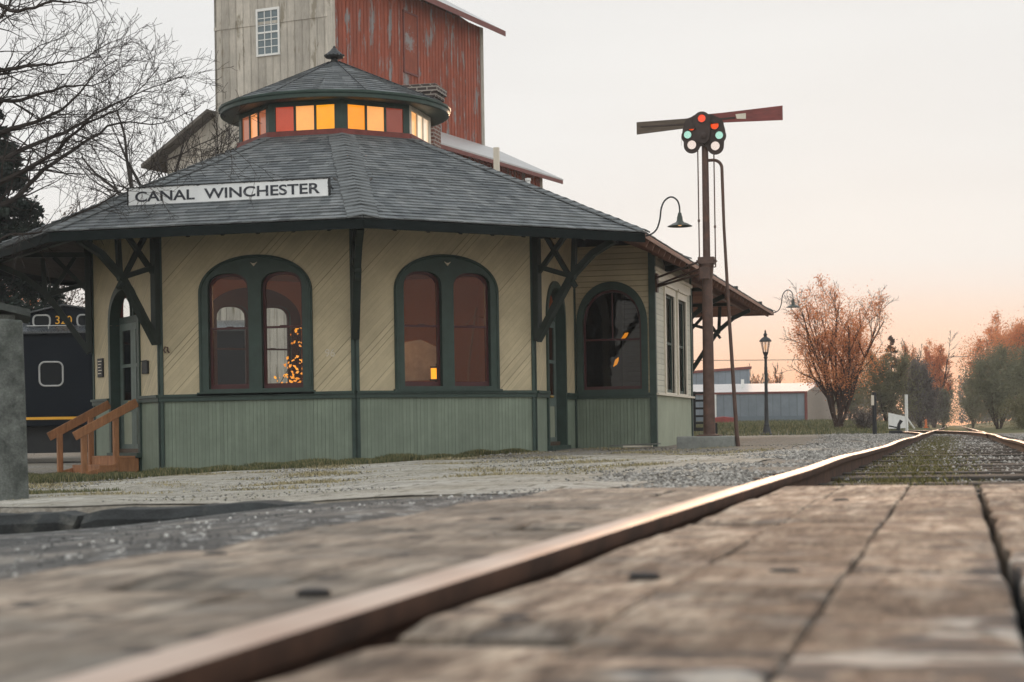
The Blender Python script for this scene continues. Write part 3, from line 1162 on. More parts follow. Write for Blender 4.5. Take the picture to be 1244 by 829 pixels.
def strip_area():
    # turf along the foot of the left walls, thinning towards the corner by the track
    x = -21 + 14 * random.random()
    if x < -13:
        y0 = 29.0 if x < -15.5 else 28.0 - (x + 13) * 0.9
    else:
        y0 = 28.02 if x < -9.5 else 28.02 + (x + 9.5)
    wdt = 8.6 if x < -13 else max(.5, 8.6 - 1.35 * (x + 13))
    wdt += 0.4 * math.sin(x * 2.7) + .25 * math.sin(x * 6.1)
    y = y0 - max(.2, wdt) * random.random() ** 1.1
    clump = 0.5 + 0.5 * math.sin(x * 2.3 + y) * math.sin(x * 5.1 + y * 3)
    return x, y, 0.35 + 0.65 * clump


blades(130000, strip_area, 0.13, 8, MAT['grass'], w=0.008)


def pill_area():
    a = random.random() * 2 * PI
    r = 0.3 + 0.9 * random.random() ** 1.5
    return -8.5 + r * math.cos(a), 14.9 + r * math.sin(a) * 0.8, 0.7


blades(3500, pill_area, 0.08, 9, MAT['grass'])


def mid_area():
    y = 7.7 + 42 * random.random() ** 1.3
    x = random.gauss(-0.27, 0.2)
    return max(-0.66, min(0.6, x)), y, 0.5 + 0.5 * random.random()


blades(22000, mid_area, 0.05, 10, grass_mat('olive moss and weeds', (0.06, 0.055, 0.01), (0.13, 0.115, 0.03), (0.2, 0.17, 0.07)), lean=1.0)


def lot_area():
    x = random.uniform(-15, -3)
    y = random.uniform(9, 30)
    return x, y, 0.4


blades(6000, lot_area, 0.035, 12, MAT['grass'], lean=1.2)


def straw_area():
    while True:
        x = random.uniform(-14.5, -2.6)
        y = random.uniform(12, 33)
        if x > -7 - (30 - y) * .3 and y > 30.4 + (x + 7): 
            if y > 33.8 or x < -6.9: continue
        k = math.sin(x * 1.9 + y * .6) * math.sin(y * 1.3 - x * .5) + .5 * math.sin(x * 5 + 2) * math.sin(y * 3.1)
        if k > random.uniform(-.1, .9):
            return x, y, .5 + .5 * k


blades(30000, straw_area, 0.045, 17, grass_mat('straw coloured dry grass', (0.13, 0.11, 0.055), (0.27, 0.23, 0.12), (0.42, 0.36, 0.22)), lean=1.4, w=0.006)


def debris_area():
    y = random.uniform(1.6, 8.0)
    x = -1.55 - abs(random.gauss(0, .9))
    return x, y


def debris(n, size, seed, mat):
    global gh
    keep = gh
    gh = lambda x, y: road_z(x) - .008
    o = stones(n, debris_area, size, seed).build('road_grit', mat)
    gh = keep
    o['kind'] = 'stuff'


debris(1500, .009, 91, stone_mat('dark road grit', (0.02, 0.023, 0.026), (0.22, 0.21, 0.2)))
debris(260, .015, 92, stone_mat('pale road grit', (0.2, 0.2, 0.19), (0.8, 0.78, 0.74)))


def far_area():
    x = random.uniform(-14, -2.2)
    y = random.uniform(60, 105)
    return x, y, 1.0


blades(26000, far_area, 0.13, 13, MAT['grass'], w=0.012)


def bank_area():
    y = random.uniform(45, 140)
    return random.uniform(2.6, 9) + y * 0.02, y, 1.2


blades(16000, bank_area, 0.25, 14, grass_mat('dry bank weeds', (0.10, 0.075, 0.05), (0.17, 0.13, 0.085), (0.26, 0.21, 0.15)), w=0.014)

# ------------------------------------------------------------------ evening air
hz = MB()
hz.box(-330, 330, -32, 350, -2.2, 42)
hm = bpy.data.materials.new('evening haze')
hm.use_nodes = True
hm.node_tree.nodes.clear()
pv_ = nn(hm.node_tree, 'ShaderNodeVolumePrincipled')
pv_.inputs['Color'].default_value = (0.90, 0.92, 0.94, 1)
pv_.inputs['Density'].default_value = 0.0006
pv_.inputs['Anisotropy'].default_value = 0.0
ho_ = nn(hm.node_tree, 'ShaderNodeOutputMaterial')
hm.node_tree.links.new(pv_.outputs[0], ho_.inputs['Volume'])
haze = hz.build('haze', hm)
haze['kind'] = 'stuff'

# ------------------------------------------------------------------ the depot
OC = Vector((-11.196, 32.223, 0))
RW, RE, RC = 4.5, 6.783, 1.7946
ZE, ZC = 3.2563, 5.3473
CAP = 0.657


def oc(r, k, z=0.0):
    a = R_(-112.5 + 45 * (k - 1))
    return Vector((OC.x + r * math.cos(a), OC.y + r * math.sin(a), z))


depot = tag(empty('railway_depot', (OC.x, OC.y, -0.5)), 'old wooden railway depot with cream diagonal siding, sage wainscot, octagonal shingled roof and cupola with glow added to its panes', 'station building')

SIDE = (oc(RW, 2) - oc(RW, 1)).length
WTOP = 3.98


def add_text(name, body, size_h, mat, parent, M, width=None, extrude=0.003, space=1.0, offset=0.0):
    c = bpy.data.curves.new(name, 'FONT')
    c.body = body
    c.align_x = 'CENTER'
    c.align_y = 'CENTER'
    c.extrude = extrude
    c.offset = offset
    c.space_character = space
    c.size = 1.0
    o = bpy.data.objects.new(name, c)
    COL.objects.link(o)
    bpy.context.view_layer.update()
    dm = o.dimensions.copy()
    dep = bpy.context.evaluated_depsgraph_get()
    me = bpy.data.meshes.new_from_object(o.evaluated_get(dep))
    bpy.data.objects.remove(o)
    xs_ = [v.co.x for v in me.vertices]; ys_ = [v.co.y for v in me.vertices]
    w, h = max(xs_) - min(xs_), max(ys_) - min(ys_)
    mx, my = (max(xs_) + min(xs_)) / 2, (max(ys_) + min(ys_)) / 2
    sy = size_h / h
    sx_ = width / w if width else sy
    # text drawn in xy is stood up into the local xz plane, facing -y
    for v in me.vertices:
        x, y, z = v.co
        v.co = ((x - mx) * sx_, -z, (y - my) * sy)
    o2 = bpy.data.objects.new(name, me)
    me.materials.clear()
    me.materials.append(mat)
    COL.objects.link(o2)
    place(o2, parent, M)
    return o2


def double_window(M, glass='glass'):
    """double arched sash window in the middle of an octagon side"""
    c = SIDE / 2
    z0 = 0.70
    mb = MB()
    out_ = arch(c - 1.0, c + 1.0, 2.36, 2.985, 2.1)
    lf = arch(c - 0.83, c - 0.115, 2.44, 2.69, 2.5)
    rf = arch(c + 0.115, c + 0.83, 2.44, 2.69, 2.5)
    plate(mb, c - 1.0, c + 1.0, z0, out_, [(c - .83, c - .115, z0 + .075, lf), (c + .115, c + .83, z0 + .075, rf)], y0=-0.035, y1=0.10, M=M)
    mb.box(c - 1.03, c + 1.03, -0.075, 0.0, z0 - 0.035, z0 + 0.025, M)
    # raised outer moulding
    pts = [(c - 0.965, z0)]
    pts += [(x, arch(c - 0.965, c + 0.965, 2.36, 2.95, 2.1)(x)) for x in [c - 0.965 * math.cos(PI * i / 20) for i in range(21)]]
    pts += [(c + 0.965, z0)]
    w = mb
    w.tube([(x, -0.035, z) for x, z in pts], 0.022, 6, M=M)
    win = w.build('window', MAT['green'], depot, None)
    # little pale ornament in the arch
    o = MB()
    o.prism([(c - 0.06, 2.86), (c, 2.79), (c + 0.06, 2.86), (c + .02, 2.84), (c - .02, 2.84)], (-0.06, -0.035), M)
    o.build('keystone', MAT['cream'], win)
    for a, b in ((c - .83, c - .115), (c + .115, c + .83)):
        fn = arch(a, b, 2.44, 2.69, 2.5)
        fi = arch(a + .045, b - .045, 2.42, 2.645, 2.5)
        mb = MB()
        plate(mb, a, b, z0 + .075, fn, [(a + .045, b - .045, z0 + .155, fi)], y0=0.05, y1=0.095, M=M)
        mb.box(a, b, 0.045, 0.10, 1.765, 1.80, M)
        mb.box(a + .3, a + .42, 0.03, 0.05, 1.795, 1.812, M)
        s = mb.build('sash', MAT['sash'], win)
        mb = MB()
        plate(mb, a + .04, b - .04, z0 + .15, fi, y0=0.072, y1=0.076, M=M, back=False)
        mb.f = mb.f[:]
        g = MB()
        # one clean pane sheet
        xs_ = frange(a + .045, b - .045, 14)
        base = [(x, 0.074, z0 + .155) for x in xs_] + [(x, 0.074, fi(x)) for x in xs_]
        g.add(base, [(i, i + 1, len(xs_) + i + 1, len(xs_) + i) for i in range(len(xs_) - 1)], M)
        g.build('pane', MAT[glass], s)


def inner_wall(M, w, holes, z0=-0.22, z1=3.25, x0=0.0):
    mb = MB()
    plate(mb, x0, w, z0, z1, holes, y0=0.12, y1=0.15, M=M)
    mb.build('interior_wall', MAT['interior'], depot)


def face_parts(k, kind):
    p0, p1 = oc(RW, k), oc(RW, k + 1)
    M = frame(p0, p1)
    c = SIDE / 2
    gz = min(gh(p0.x, p0.y), gh(p1.x, p1.y)) - 0.25
    I = Matrix.Identity(4)
    if kind == 'window':
        out_ = arch(c - 0.98, c + 0.98, 2.36, 2.965, 2.1)
        holes = [(c - .98, c + .98, 0.71, out_)]
        wh = []
    elif kind == 'door':
        out_ = arch(c - .76, c + .76, 2.02, 2.66, 2.1)
        holes = [(c - .76, c + .76, CAP, out_)]
        wh = [(c - .76, c + .76, gz, CAP)]
    else:
        holes = []; wh = []
    mb = MB(); plate(mb, 0, SIDE, CAP, WTOP, holes, y0=0, y1=0.03)
    mb.build('siding', MAT['siding_diag'], depot, M)
    for a, b in ([(0, SIDE)] if kind != 'door' else [(0, c - .76), (c + .76, SIDE)]):
        mb = MB(); plate(mb, a, b, gz, CAP, [], y0=0.004, y1=0.03)
        mb.build('wainscot', MAT['wainscot'], depot, M)
    if kind == 'door':
        mb = MB(); mb.box(c - .78, c + .78, -.02, .02, gz, -.34)
        mb.build('threshold', MAT['green'], depot, M)
    # cap moulding of the wainscot
    mb = MB()
    spans = [(0, SIDE)] if kind != 'door' else [(0, c - .80), (c + .80, SIDE)]
    for a, b in spans:
        mb.box(a - .0, b + .0, -0.075, 0.0, CAP - 0.0, CAP + 0.045)
        mb.box(a, b, -0.045, 0.0, CAP - 0.07, CAP)
    mb.build('wainscot_cap', MAT['green'], depot, M)
    if kind == 'window':
        double_window(M, 'glass' if k in (1, 2) else 'rearglass')
        inner_wall(M, SIDE, [(c - .9, c + .9, 0.76, arch(c - .9, c + .9, 2.36, 2.85, 2.1))])
        # inner trim arch
        mb = MB()
        plate(mb, c - 1.05, c + 1.05, 0.70, arch(c - 1.05, c + 1.05, 2.36, 3.05, 2.1),
              [(c - .83, c - .115, 0.775, arch(c - .83, c - .115, 2.44, 2.69, 2.5)), (c + .115, c + .83, .775, arch(c + .115, c + .83, 2.44, 2.69, 2.5))], y0=0.155, y1=0.18, M=M)
        mb.build('interior_trim', MAT['sash'], depot)
    elif kind == 'door':
        inner_wall(M, SIDE, [(c - .72, c + .72, -0.22, arch(c - .72, c + .72, 2.02, 2.6, 2.1))])
        door_unit(M, c)
    else:
        inner_wall(M, SIDE, [])


def door_unit(M, c):
    zb = -0.27
    mb = MB()
    out_ = arch(c - .80, c + .80, 2.02, 2.72, 2.1)
    in_ = arch(c - .70, c + .70, 2.0, 2.60, 2.1)
    plate(mb, c - .80, c + .80, zb, out_, [(c - .70, c + .70, zb, in_)], y0=-0.035, y1=0.16, M=M)
    mb.box(c - .80, c + .80, -0.09, 0.16, zb - .08, zb, M)
    fr_ = mb.build('door_frame', MAT['green'], depot)
    # transom bar + arched light
    mb = MB()
    mb.box(c - .70, c + .70, 0.14, 0.20, 2.02, 2.14, M)
    mb.box(c - .02, c + .02, 0.15, 0.19, 2.14, 2.58, M)
    mb.build('transom_bar', MAT['green'], fr_)
    g = MB()
    xs_ = frange(c - .70, c + .70, 16)
    g.add([(x, .17, 2.12) for x in xs_] + [(x, .17, in_(x)) for x in xs_], [(i, i + 1, 17 + i + 1, 17 + i) for i in range(16)], M)
    g.build('transom_pane', MAT['glass'], fr_)
    for a, b, hs in ((c - .70, c - .003, 1), (c + .003, c + .70, -1)):
        mb = MB()
        st = .13
        plate(mb, a, b, zb, 2.02, [(a + st, b - st, 0.66, 1.24), (a + st, b - st, 1.30, 1.90), (a + st, b - st, -0.12, 0.45)], y0=0.15, y1=0.19, M=M)
        d = mb.build('door', MAT['greenlite'], depot)
        mb = MB(); mb.box(a + st, b - st, 0.162, 0.18, -0.12, 0.45, M)
        mb.build('door_panel', MAT['wain_plain'], d)
        for z0, z1 in ((.66, 1.24), (1.30, 1.90)):
            g = MB(); g.add([(a + st, .17, z0), (b - st, .17, z0), (b - st, .17, z1), (a + st, .17, z1)], [(0, 1, 2, 3)], M)
            g.build('pane', MAT['darkglass'], d)
        mb = MB()
        hx = b - .06 if hs > 0 else a + .06
        mb.tube([(hx, .15, .62), (hx, .10, .62)], 0.012, 8, M=M)
        mb.lathe([(0.0, -.03), (.025, -.02), (.032, 0), (.025, .02), (0, .03)], 12, (hx, .09, .62), M)
        mb.build('door_handle', MAT['brass'], d, smooth=True)


MAT['wain_plain'] = paint('sage panel paint', (0.30, 0.33, 0.25), 0.55, 0.12, 4)
MAT['brass'] = paint('aged brass', (0.35, 0.24, 0.08), 0.35, 0.2, 6, metal=0.8)

kinds = {0: 'door', 1: 'window', 2: 'window', 3: 'door', 4: 'blank', 5: 'blank', 6: 'window', 7: 'window'}
for k in range(8):
    face_parts(k, kinds[k])

# corner boards on each corner of the octagon
for k in range(8):
    if k in (5,):
        continue
    p = oc(RW, k)
    gz = gh(p.x, p.y) - 0.3
    mb = MB()
    d = (p - OC).normalized()
    a = math.atan2(d.y, d.x)
    Mk = Matrix.Translation((p.x, p.y, 0)) @ Matrix.Rotation(a, 4, 'Z')
    # two leaves of the board lie along the two sides
    for s in (-1, 1):
        mb.beam((0.012, 0, gz), (0.012, 0, WTOP), 0.03, 0.03, M=Mk)
        e = Vector((-math.sin(R_(22.5)), s * math.cos(R_(22.5)), 0)) * 0.065
        nrm = Vector((math.cos(R_(22.5)), s * math.sin(R_(22.5)), 0)) * 0.022
        q = [Vector((0, 0, gz)), e * 1.0 + Vector((0, 0, gz)), e + nrm + Vector((0, 0, gz)), nrm * 1.08 + Vector((0.0, 0, gz))]
        mb.add(q + [v + Vector((0, 0, WTOP - gz)) for v in q], [(0, 1, 2, 3), (7, 6, 5, 4), (0, 4, 5, 1), (1, 5, 6, 2), (2, 6, 7, 3), (3, 7, 4, 0)], Mk)
    mb.build('corner_board', MAT['green'], depot)

# floor and ceiling inside
mb = MB()
mb.v = [tuple(oc(RW - .1, k, -0.2)) for k in range(8)] + [tuple(oc(RW - .1, k, -0.3)) for k in range(8)]
mb.f = [tuple(range(8)), tuple(reversed(range(8, 16)))] + [(i, (i + 1) % 8, (i + 1) % 8 + 8, i + 8) for i in range(8)]
mb.build('floor', MAT['floorwood'], depot)
mb = MB()
mb.v = [tuple(oc(RW - .1, k, 3.2)) for k in range(8)] + [tuple(oc(RW - .1, k, 3.28)) for k in range(8)]
mb.f = [tuple(range(8)), tuple(reversed(range(8, 16)))] + [(i, (i + 1) % 8, (i + 1) % 8 + 8, i + 8) for i in range(8)]
mb.build('ceiling', MAT['interior'], depot)

# ---- bay beside the track
YF, XB, YB2 = 33.945, -5.496, 38.84
XW = -7.039
BT = 3.42


def rafter_z(x):
    return ZE + (abs(x + 4.929)) * 0.4537


Mf = frame((XW, YF), (XB, YF))
wF = XB - XW
gz = -0.6
ao = arch(0.04, wF - 0.13, 2.0, 2.82, 2.1)
ai = arch(0.16, wF - 0.25, 2.0, 2.67, 2.1)
mb = MB(); plate(mb, 0, wF, CAP, 3.5, [(0.06, wF - 0.15, CAP + .03, arch(0.06, wF - 0.15, 2.0, 2.80, 2.1))], y0=0, y1=0.03)
mb.build('siding', MAT['siding_clap'], depot, Mf)
mb = MB(); plate(mb, 0, wF, gz, CAP, [], y0=0.004, y1=0.03)
mb.build('wainscot', MAT['wainscot'], depot, Mf)
mb = MB(); mb.box(0, wF, -0.06, 0, CAP, CAP + .04); mb.box(0, wF, -0.035, 0, CAP - .06, CAP)
mb.build('wainscot_cap', MAT['green'], depot, Mf)
mb = MB(); plate(mb, 0.04, wF - 0.13, CAP + .03, ao, [(0.16, wF - 0.25, CAP + .11, ai)], y0=-0.035, y1=0.12, M=Mf)
win = mb.build('window', MAT['green'], depot)
fi = arch(0.205, wF - 0.295, 2.0, 2.62, 2.1)
mb = MB(); plate(mb, 0.16, wF - 0.25, CAP + .11, ai, [(0.205, wF - 0.295, CAP + .17, fi)], y0=0.06, y1=0.10, M=Mf)
mb.box(0.2, wF - .29, 0.055, 0.105, 1.70, 1.735, Mf)
mb.box((wF - .09) / 2 - .012, (wF - .09) / 2 + .012, 0.06, 0.10, 1.735, 2.6, Mf)
s = mb.build('sash', MAT['sash'], win)
g = MB(); xs_ = frange(0.205, wF - .295, 16)
g.add([(x, .08, CAP + .17) for x in xs_] + [(x, .08, fi(x)) for x in xs_], [(i, i + 1, 17 + i + 1, 17 + i) for i in range(16)], Mf)
g.build('pane', MAT['darkglass'], s)
# bay front facing the track
Mt = frame((XB, YF), (XB, YB2))
wT = YB2 - YF
ws = [(1.28, 2.42), (2.95, 4.02)]
mb = MB(); plate(mb, 0, wT, CAP, 3.44, [(a, b, CAP + .02, 2.66) for a, b in ws], y0=0, y1=0.03)
MAT['siding_pale'] = boards('pale sage clapboard', (0.50, 0.47, 0.38), 0.105, 0.0, 0.14, 0.35, 0.08, lap=True, streak=0.1)
mb.build('siding', MAT['siding_pale'], depot, Mt)
mb = MB(); plate(mb, 0, wT, gz, CAP, [], y0=0.004, y1=0.03)
mb.build('wainscot', boards('pale sage boards', (0.33, 0.36, 0.27), 0.14, R_(90), 0.08, 0.6, 0.05, streak=0.08), depot, Mt)
mb = MB(); mb.box(0, wT, -0.07, 0, CAP - .01, CAP + .03)
mb.build('wainscot_cap', MAT['creamtrim'], depot, Mt)
mb = MB(); mb.box(0, wT, -0.02, 0, 2.86, 3.02); mb.box(0, wT, -0.05, 0, 3.02, 3.08)
mb.build('frieze', MAT['creamtrim'], depot, Mt)
for a, b in ws:
    mb = MB()
    plate(mb, a - .12, b + .12, CAP + .03, 2.80, [(a, b, CAP + .06, 2.66)], y0=-0.03, y1=0.10, M=Mt)
    mb.box(a - .16, b + .16, -0.07, 0.0, 2.80, 2.85, Mt)
    w = mb.build('window', MAT['creamtrim'], depot)
    mb = MB()
    plate(mb, a, b, CAP + .06, 2.66, [(a + .05, b - .05, CAP + .13, 1.68), (a + .05, b - .05, 1.73, 2.61)], y0=0.04, y1=0.08, M=Mt)
    s = mb.build('sash', MAT['green'], w)
    g = MB(); g.add([(a + .05, .06, CAP + .13), (b - .05, .06, CAP + .13), (b - .05, .06, 2.61), (a + .05, .06, 2.61)], [(0, 1, 2, 3)], Mt)
    g.build('pane', MAT['darkglass'], s)
mb = MB(); plate(mb, 0, 1.545, gz, 3.5, [], y0=0, y1=0.03)
mb.build('siding', MAT['siding_clap'], depot, frame((XB, YB2), (XW, YB2)))
for x, y, m in ((XB, YF, 'green'), (XB, YB2, 'green')):
    mb = MB()
    mb.box(x - .10, x + .025, y - .025 if y == YF else y - .10, y + .10 if y == YF else y + .025, gz, 3.42)
    mb.build('corner_board', MAT[m], depot)
# dark backing inside the bay so that its panes look into a room
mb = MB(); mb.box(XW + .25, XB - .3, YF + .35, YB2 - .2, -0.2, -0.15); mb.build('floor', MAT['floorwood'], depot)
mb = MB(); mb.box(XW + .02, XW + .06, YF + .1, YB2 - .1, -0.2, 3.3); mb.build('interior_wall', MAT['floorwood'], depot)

# ---- wing behind the octagon
YW = 49.4
XL = -12.918
for nm, p0, p1, top in (('t', (XW, YB2), (XW, YW), 4.1), ('f', (XW, YW), (XL, YW), 4.1), ('l', (XL, YW), (XL, 36.38), 4.1)):
    Mw = frame(p0, p1)
    L = (Vector(p1) - Vector(p0)).length
    hs = [(1.6 + i * 3.1, 2.6 + i * 3.1, CAP + .05, 2.6) for i in range(int((L - 2) / 3.1))]
    mb = MB(); plate(mb, 0, L, CAP, top, hs, y0=0, y1=0.03)
    mb.build('siding', MAT['siding_clap'], depot, Mw)
    mb = MB(); plate(mb, 0, L, gz, CAP, [], y0=0.004, y1=0.03)
    mb.build('wainscot', MAT['wainscot'], depot, Mw)
    mb = MB(); mb.box(0, L, -0.06, 0, CAP, CAP + .04)
    mb.build('wainscot_cap', MAT['green'], depot, Mw)
    for a, b, z0, z1 in hs:
        mb = MB(); plate(mb, a - .1, b + .1, z0 - .05, z1 + .12, [(a + .05, b - .05, z0 + .05, z1)], y0=-0.03, y1=0.08, M=Mw)
        mb.box(a + .05, b - .05, 0.04, 0.07, 1.66, 1.70, Mw)
        w = mb.build('window', MAT['green'], depot)
        g = MB(); g.add([(a + .05, .06, z0), (b - .05, .06, z0), (b - .05, .06, z1), (a + .05, .06, z1)], [(0, 1, 2, 3)], Mw)
        g.build('pane', MAT['darkglass'], w)
    # dark room behind
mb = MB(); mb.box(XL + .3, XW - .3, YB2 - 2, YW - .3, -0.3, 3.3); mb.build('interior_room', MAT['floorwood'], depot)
mb = MB(); mb.box(XW - .10, XW + .025, YW - .1, YW + .025, gz, 4.1); mb.build('corner_board', MAT['green'], depot)

# ------------------------------------------------------------------ roofs
EXPO = 0.16
MAT['fascia'] = paint('near black eave paint', (0.008, 0.012, 0.012), 0.8, 0.2, 5, spec=.1)


def roof_facet(name, e0, e1, t0, t1, mat=None, expo=EXPO, parent=None, lift=0.02, over=0.0):
    """e0,e1 eave corners; t1,t0 top corners. Shingle courses as real steps."""
    e0, e1, t0, t1 = map(Vector, (e0, e1, t0, t1))
    ex = (e1 - e0).normalized()
    mid = (t0 + t1) / 2 - e0
    ey = (mid - ex * mid.dot(ex)).normalized()
    ez = ex.cross(ey)
    M = Matrix(((ex.x, ey.x, ez.x, e0.x), (ex.y, ey.y, ez.y, e0.y), (ex.z, ey.z, ez.z, e0.z), (0, 0, 0, 1)))
    W = (e1 - e0).length
    H = (t0 - e0).dot(ey)
    xa, xb = (t0 - e0).dot(ex), (t1 - e0).dot(ex)
    mb = MB()
    n = int(math.ceil(H / expo))
    rnd = random.Random(int(abs(e0.x * 100) + abs(e0.y * 7)))
    L = lambda y: xa * min(1, y / H)
    Rr = lambda y: W + (xb - W) * min(1, y / H)
    for j in range(n):
        ya, yb = j * expo, min(H, (j + 1) * expo)
        l = lift * rnd.uniform(0.8, 1.2)
        x0, x1 = L(ya), Rr(ya)
        m = max(1, int((x1 - x0) / 0.34))
        off = rnd.random() * 0.2
        for i in range(m):
            a0 = x0 + (x1 - x0) * i / m; a1 = x0 + (x1 - x0) * (i + 1) / m
            c0 = L(yb) + (Rr(yb) - L(yb)) * i / m; c1 = L(yb) + (Rr(yb) - L(yb)) * (i + 1) / m
            dy = rnd.uniform(-0.006, 0.006); ll = l * rnd.uniform(0.75, 1.2)
            mb.add([(a0, ya + dy, 0), (a1, ya + dy, 0), (a1, ya + dy, ll), (a0, ya + dy, ll), (c1, yb + 0.01, 0.001), (c0, yb + 0.01, 0.001)],
                   [(0, 1, 2, 3), (3, 2, 4, 5)])
    return mb.build(name, mat or MAT['shingle'], parent or depot, M)


roof_under = MB()
for k in range(8):
    e0, e1 = oc(RE, k, ZE), oc(RE, k + 1, ZE)
    t0, t1 = oc(RC, k, ZC), oc(RC, k + 1, ZC)
    roof_facet('roof', e0, e1, t0, t1)
# underside boards
DZ = Vector((0, 0, -0.07))
for k in range(8):
    e0, e1 = oc(RE - .03, k, ZE - .05), oc(RE - .03, k + 1, ZE - .05)
    t0, t1 = oc(3.9, k, ZE - .05 + (RE - .03 - 3.9) * .9239 * .4537), oc(3.9, k + 1, ZE - .05 + (RE - .03 - 3.9) * .9239 * .4537)
    ex = (e1 - e0).normalized(); mid = (t0 + t1) / 2 - e0
    ey = (mid - ex * mid.dot(ex)).normalized(); ez = ex.cross(ey)
    # object's xz plane is the slope so that the boards run along the eave
    M = Matrix(((ex.x, -ez.x, ey.x, e0.x), (ex.y, -ez.y, ey.y, e0.y), (ex.z, -ez.z, ey.z, e0.z), (0, 0, 0, 1)))
    Mi = M.inverted()
    q = [Mi @ v for v in (e0, e1, t1, t0)]
    mb = MB()
    mb.add(q + [v - Vector((0, 0.03, 0)) for v in q], [(0, 1, 2, 3), (7, 6, 5, 4), (0, 4, 5, 1), (2, 6, 7, 3)])
    mb.build('soffit', MAT['soffit' if k == 3 else 'soffit_shaded'], depot, M)
    # fascia
    if k != 3:
        mb = MB()
        f0, f1 = oc(RE - .005, k, 0), oc(RE - .005, k + 1, 0)
        mb.beam((f0.x, f0.y, ZE - .09), (f1.x, f1.y, ZE - .09), 0.03, 0.145)
        mb.build('fascia', MAT['fascia'], depot)
    # rafter tails under each side
    fm = frame(oc(RE, k), oc(RE, k + 1))
    Le = (oc(RE, k + 1) - oc(RE, k)).length
    if k in (0, 1, 2):
        for i in range(1, 9):
            s = Le * i / 9
            mb = MB()
            mb.beam((s, 0.05, ZE - .12), (s, 2.2, ZE - .12 + 2.15 * .4537), 0.05, 0.12, M=fm)
            mb.build('rafter', MAT['rafter_shaded'], depot)
# wing roof
e0 = Vector((-4.929, 34.82, ZE)); e1 = Vector((-4.929, 51.5, ZE))
r1 = Vector((-10.0, 46.43, 5.556)); r0 = Vector((-10.0, 33.6, 5.556))
mb_e = roof_facet('roof', e0, e1, Vector((-10.0, 33.6, 5.556)), r1)
roof_facet('roof', e1, Vector((-15.07, 51.5, ZE)), r1, r1 + Vector((-.01, 0, 0)))
roof_facet('roof', Vector((-15.07, 51.5, ZE)), Vector((-15.07, 37.2, ZE)), r1, Vector((-10, 34.0, 5.556)))


def soffit_quad(pts, name='soffit'):
    p = [Vector(q) for q in pts]
    ex = (p[1] - p[0]).normalized(); mid = (p[3] - p[0])
    ey = (mid - ex * mid.dot(ex)).normalized(); ez = ex.cross(ey)
    M = Matrix(((ex.x, -ez.x, ey.x, p[0].x), (ex.y, -ez.y, ey.y, p[0].y), (ex.z, -ez.z, ey.z, p[0].z), (0, 0, 0, 1)))
    Mi = M.inverted()
    q = [Mi @ v for v in p]
    mb = MB()
    mb.add(q + [v - Vector((0, 0.03, 0)) for v in q], [(0, 1, 2, 3), (7, 6, 5, 4), (0, 4, 5, 1), (1, 5, 6, 2), (2, 6, 7, 3), (3, 7, 4, 0)])
    return mb.build(name, MAT['soffit'], depot, M)


zs = ZE - .05
soffit_quad([(-4.95, 34.75, zs), (-4.95, 51.48, zs), (-8.2, 48.2, zs + 3.25 * .4537), (-8.2, 34.75, zs + 3.25 * .4537)])
soffit_quad([(-4.95, 51.48, zs), (-15.05, 51.48, zs), (-11.8, 48.2, zs + 3.25 * .4537), (-8.2, 48.2, zs + 3.25 * .4537)])
soffit_quad([(-15.05, 51.48, zs), (-15.05, 37.3, zs), (-11.8, 37.3, zs + 3.25 * .4537), (-11.8, 48.2, zs + 3.25 * .4537)])
for a, b in (((-4.934, 29.63), (-4.934, 51.5)), ((-4.934, 51.495), (-15.07, 51.495)), ((-15.065, 51.5), (-15.065, 37.2))):
    mb = MB(); mb.beam((*a, ZE - .055), (*b, ZE - .055), 0.025, 0.075)
    mb.build('fascia', MAT['rafter'], depot)
y = 30.2
while y < 51.2:
    mb = MB()
    xin = -7.03 if y > YB2 + .1 or y < YF - .1 else -5.50
    mb.beam((-4.98, y, ZE - .13), (xin, y, ZE - .13 + (-4.98 - xin) * .4537), 0.05, 0.12)
    mb.build('rafter', MAT['rafter'], depot)
    y += 0.62

# hip caps
def hip(a, b, na, nb, w, expo=0.19, lift=0.03):
    """a eave end, b top end; na, nb unit vectors lying in the two slopes, square to the hip"""
    a, b = Vector(a), Vector(b)
    d = (b - a); L = d.length; d.normalize()
    n = int(L / expo)
    mb = MB()
    rnd = random.Random(4)
    for i in range(n):
        p, q = a + d * (i * expo), a + d * min(L, (i + 1) * expo + 0.02)
        l1 = lift * rnd.uniform(.9, 1.25)
        U = Vector((0, 0, 1))
        wv = w * rnd.uniform(.95, 1.05)
        t = 0.018
        v = [p + na * wv + U * (l1 + .012), p + U * (l1 + .016), p + nb * wv + U * (l1 + .012), q + na * wv + U * .02, q + U * .024, q + nb * wv + U * .02,
             p + na * wv + U * (l1 - t), p + U * (l1 + .022 - t), p + nb * wv + U * (l1 - t)]
        mb.add(v, [(0, 1, 4, 3), (1, 2, 5, 4), (6, 7, 1, 0), (7, 8, 2, 1), (0, 3, 6), (2, 8, 5)])
    return mb.build('hip_cap', MAT['hipshingle'], depot)


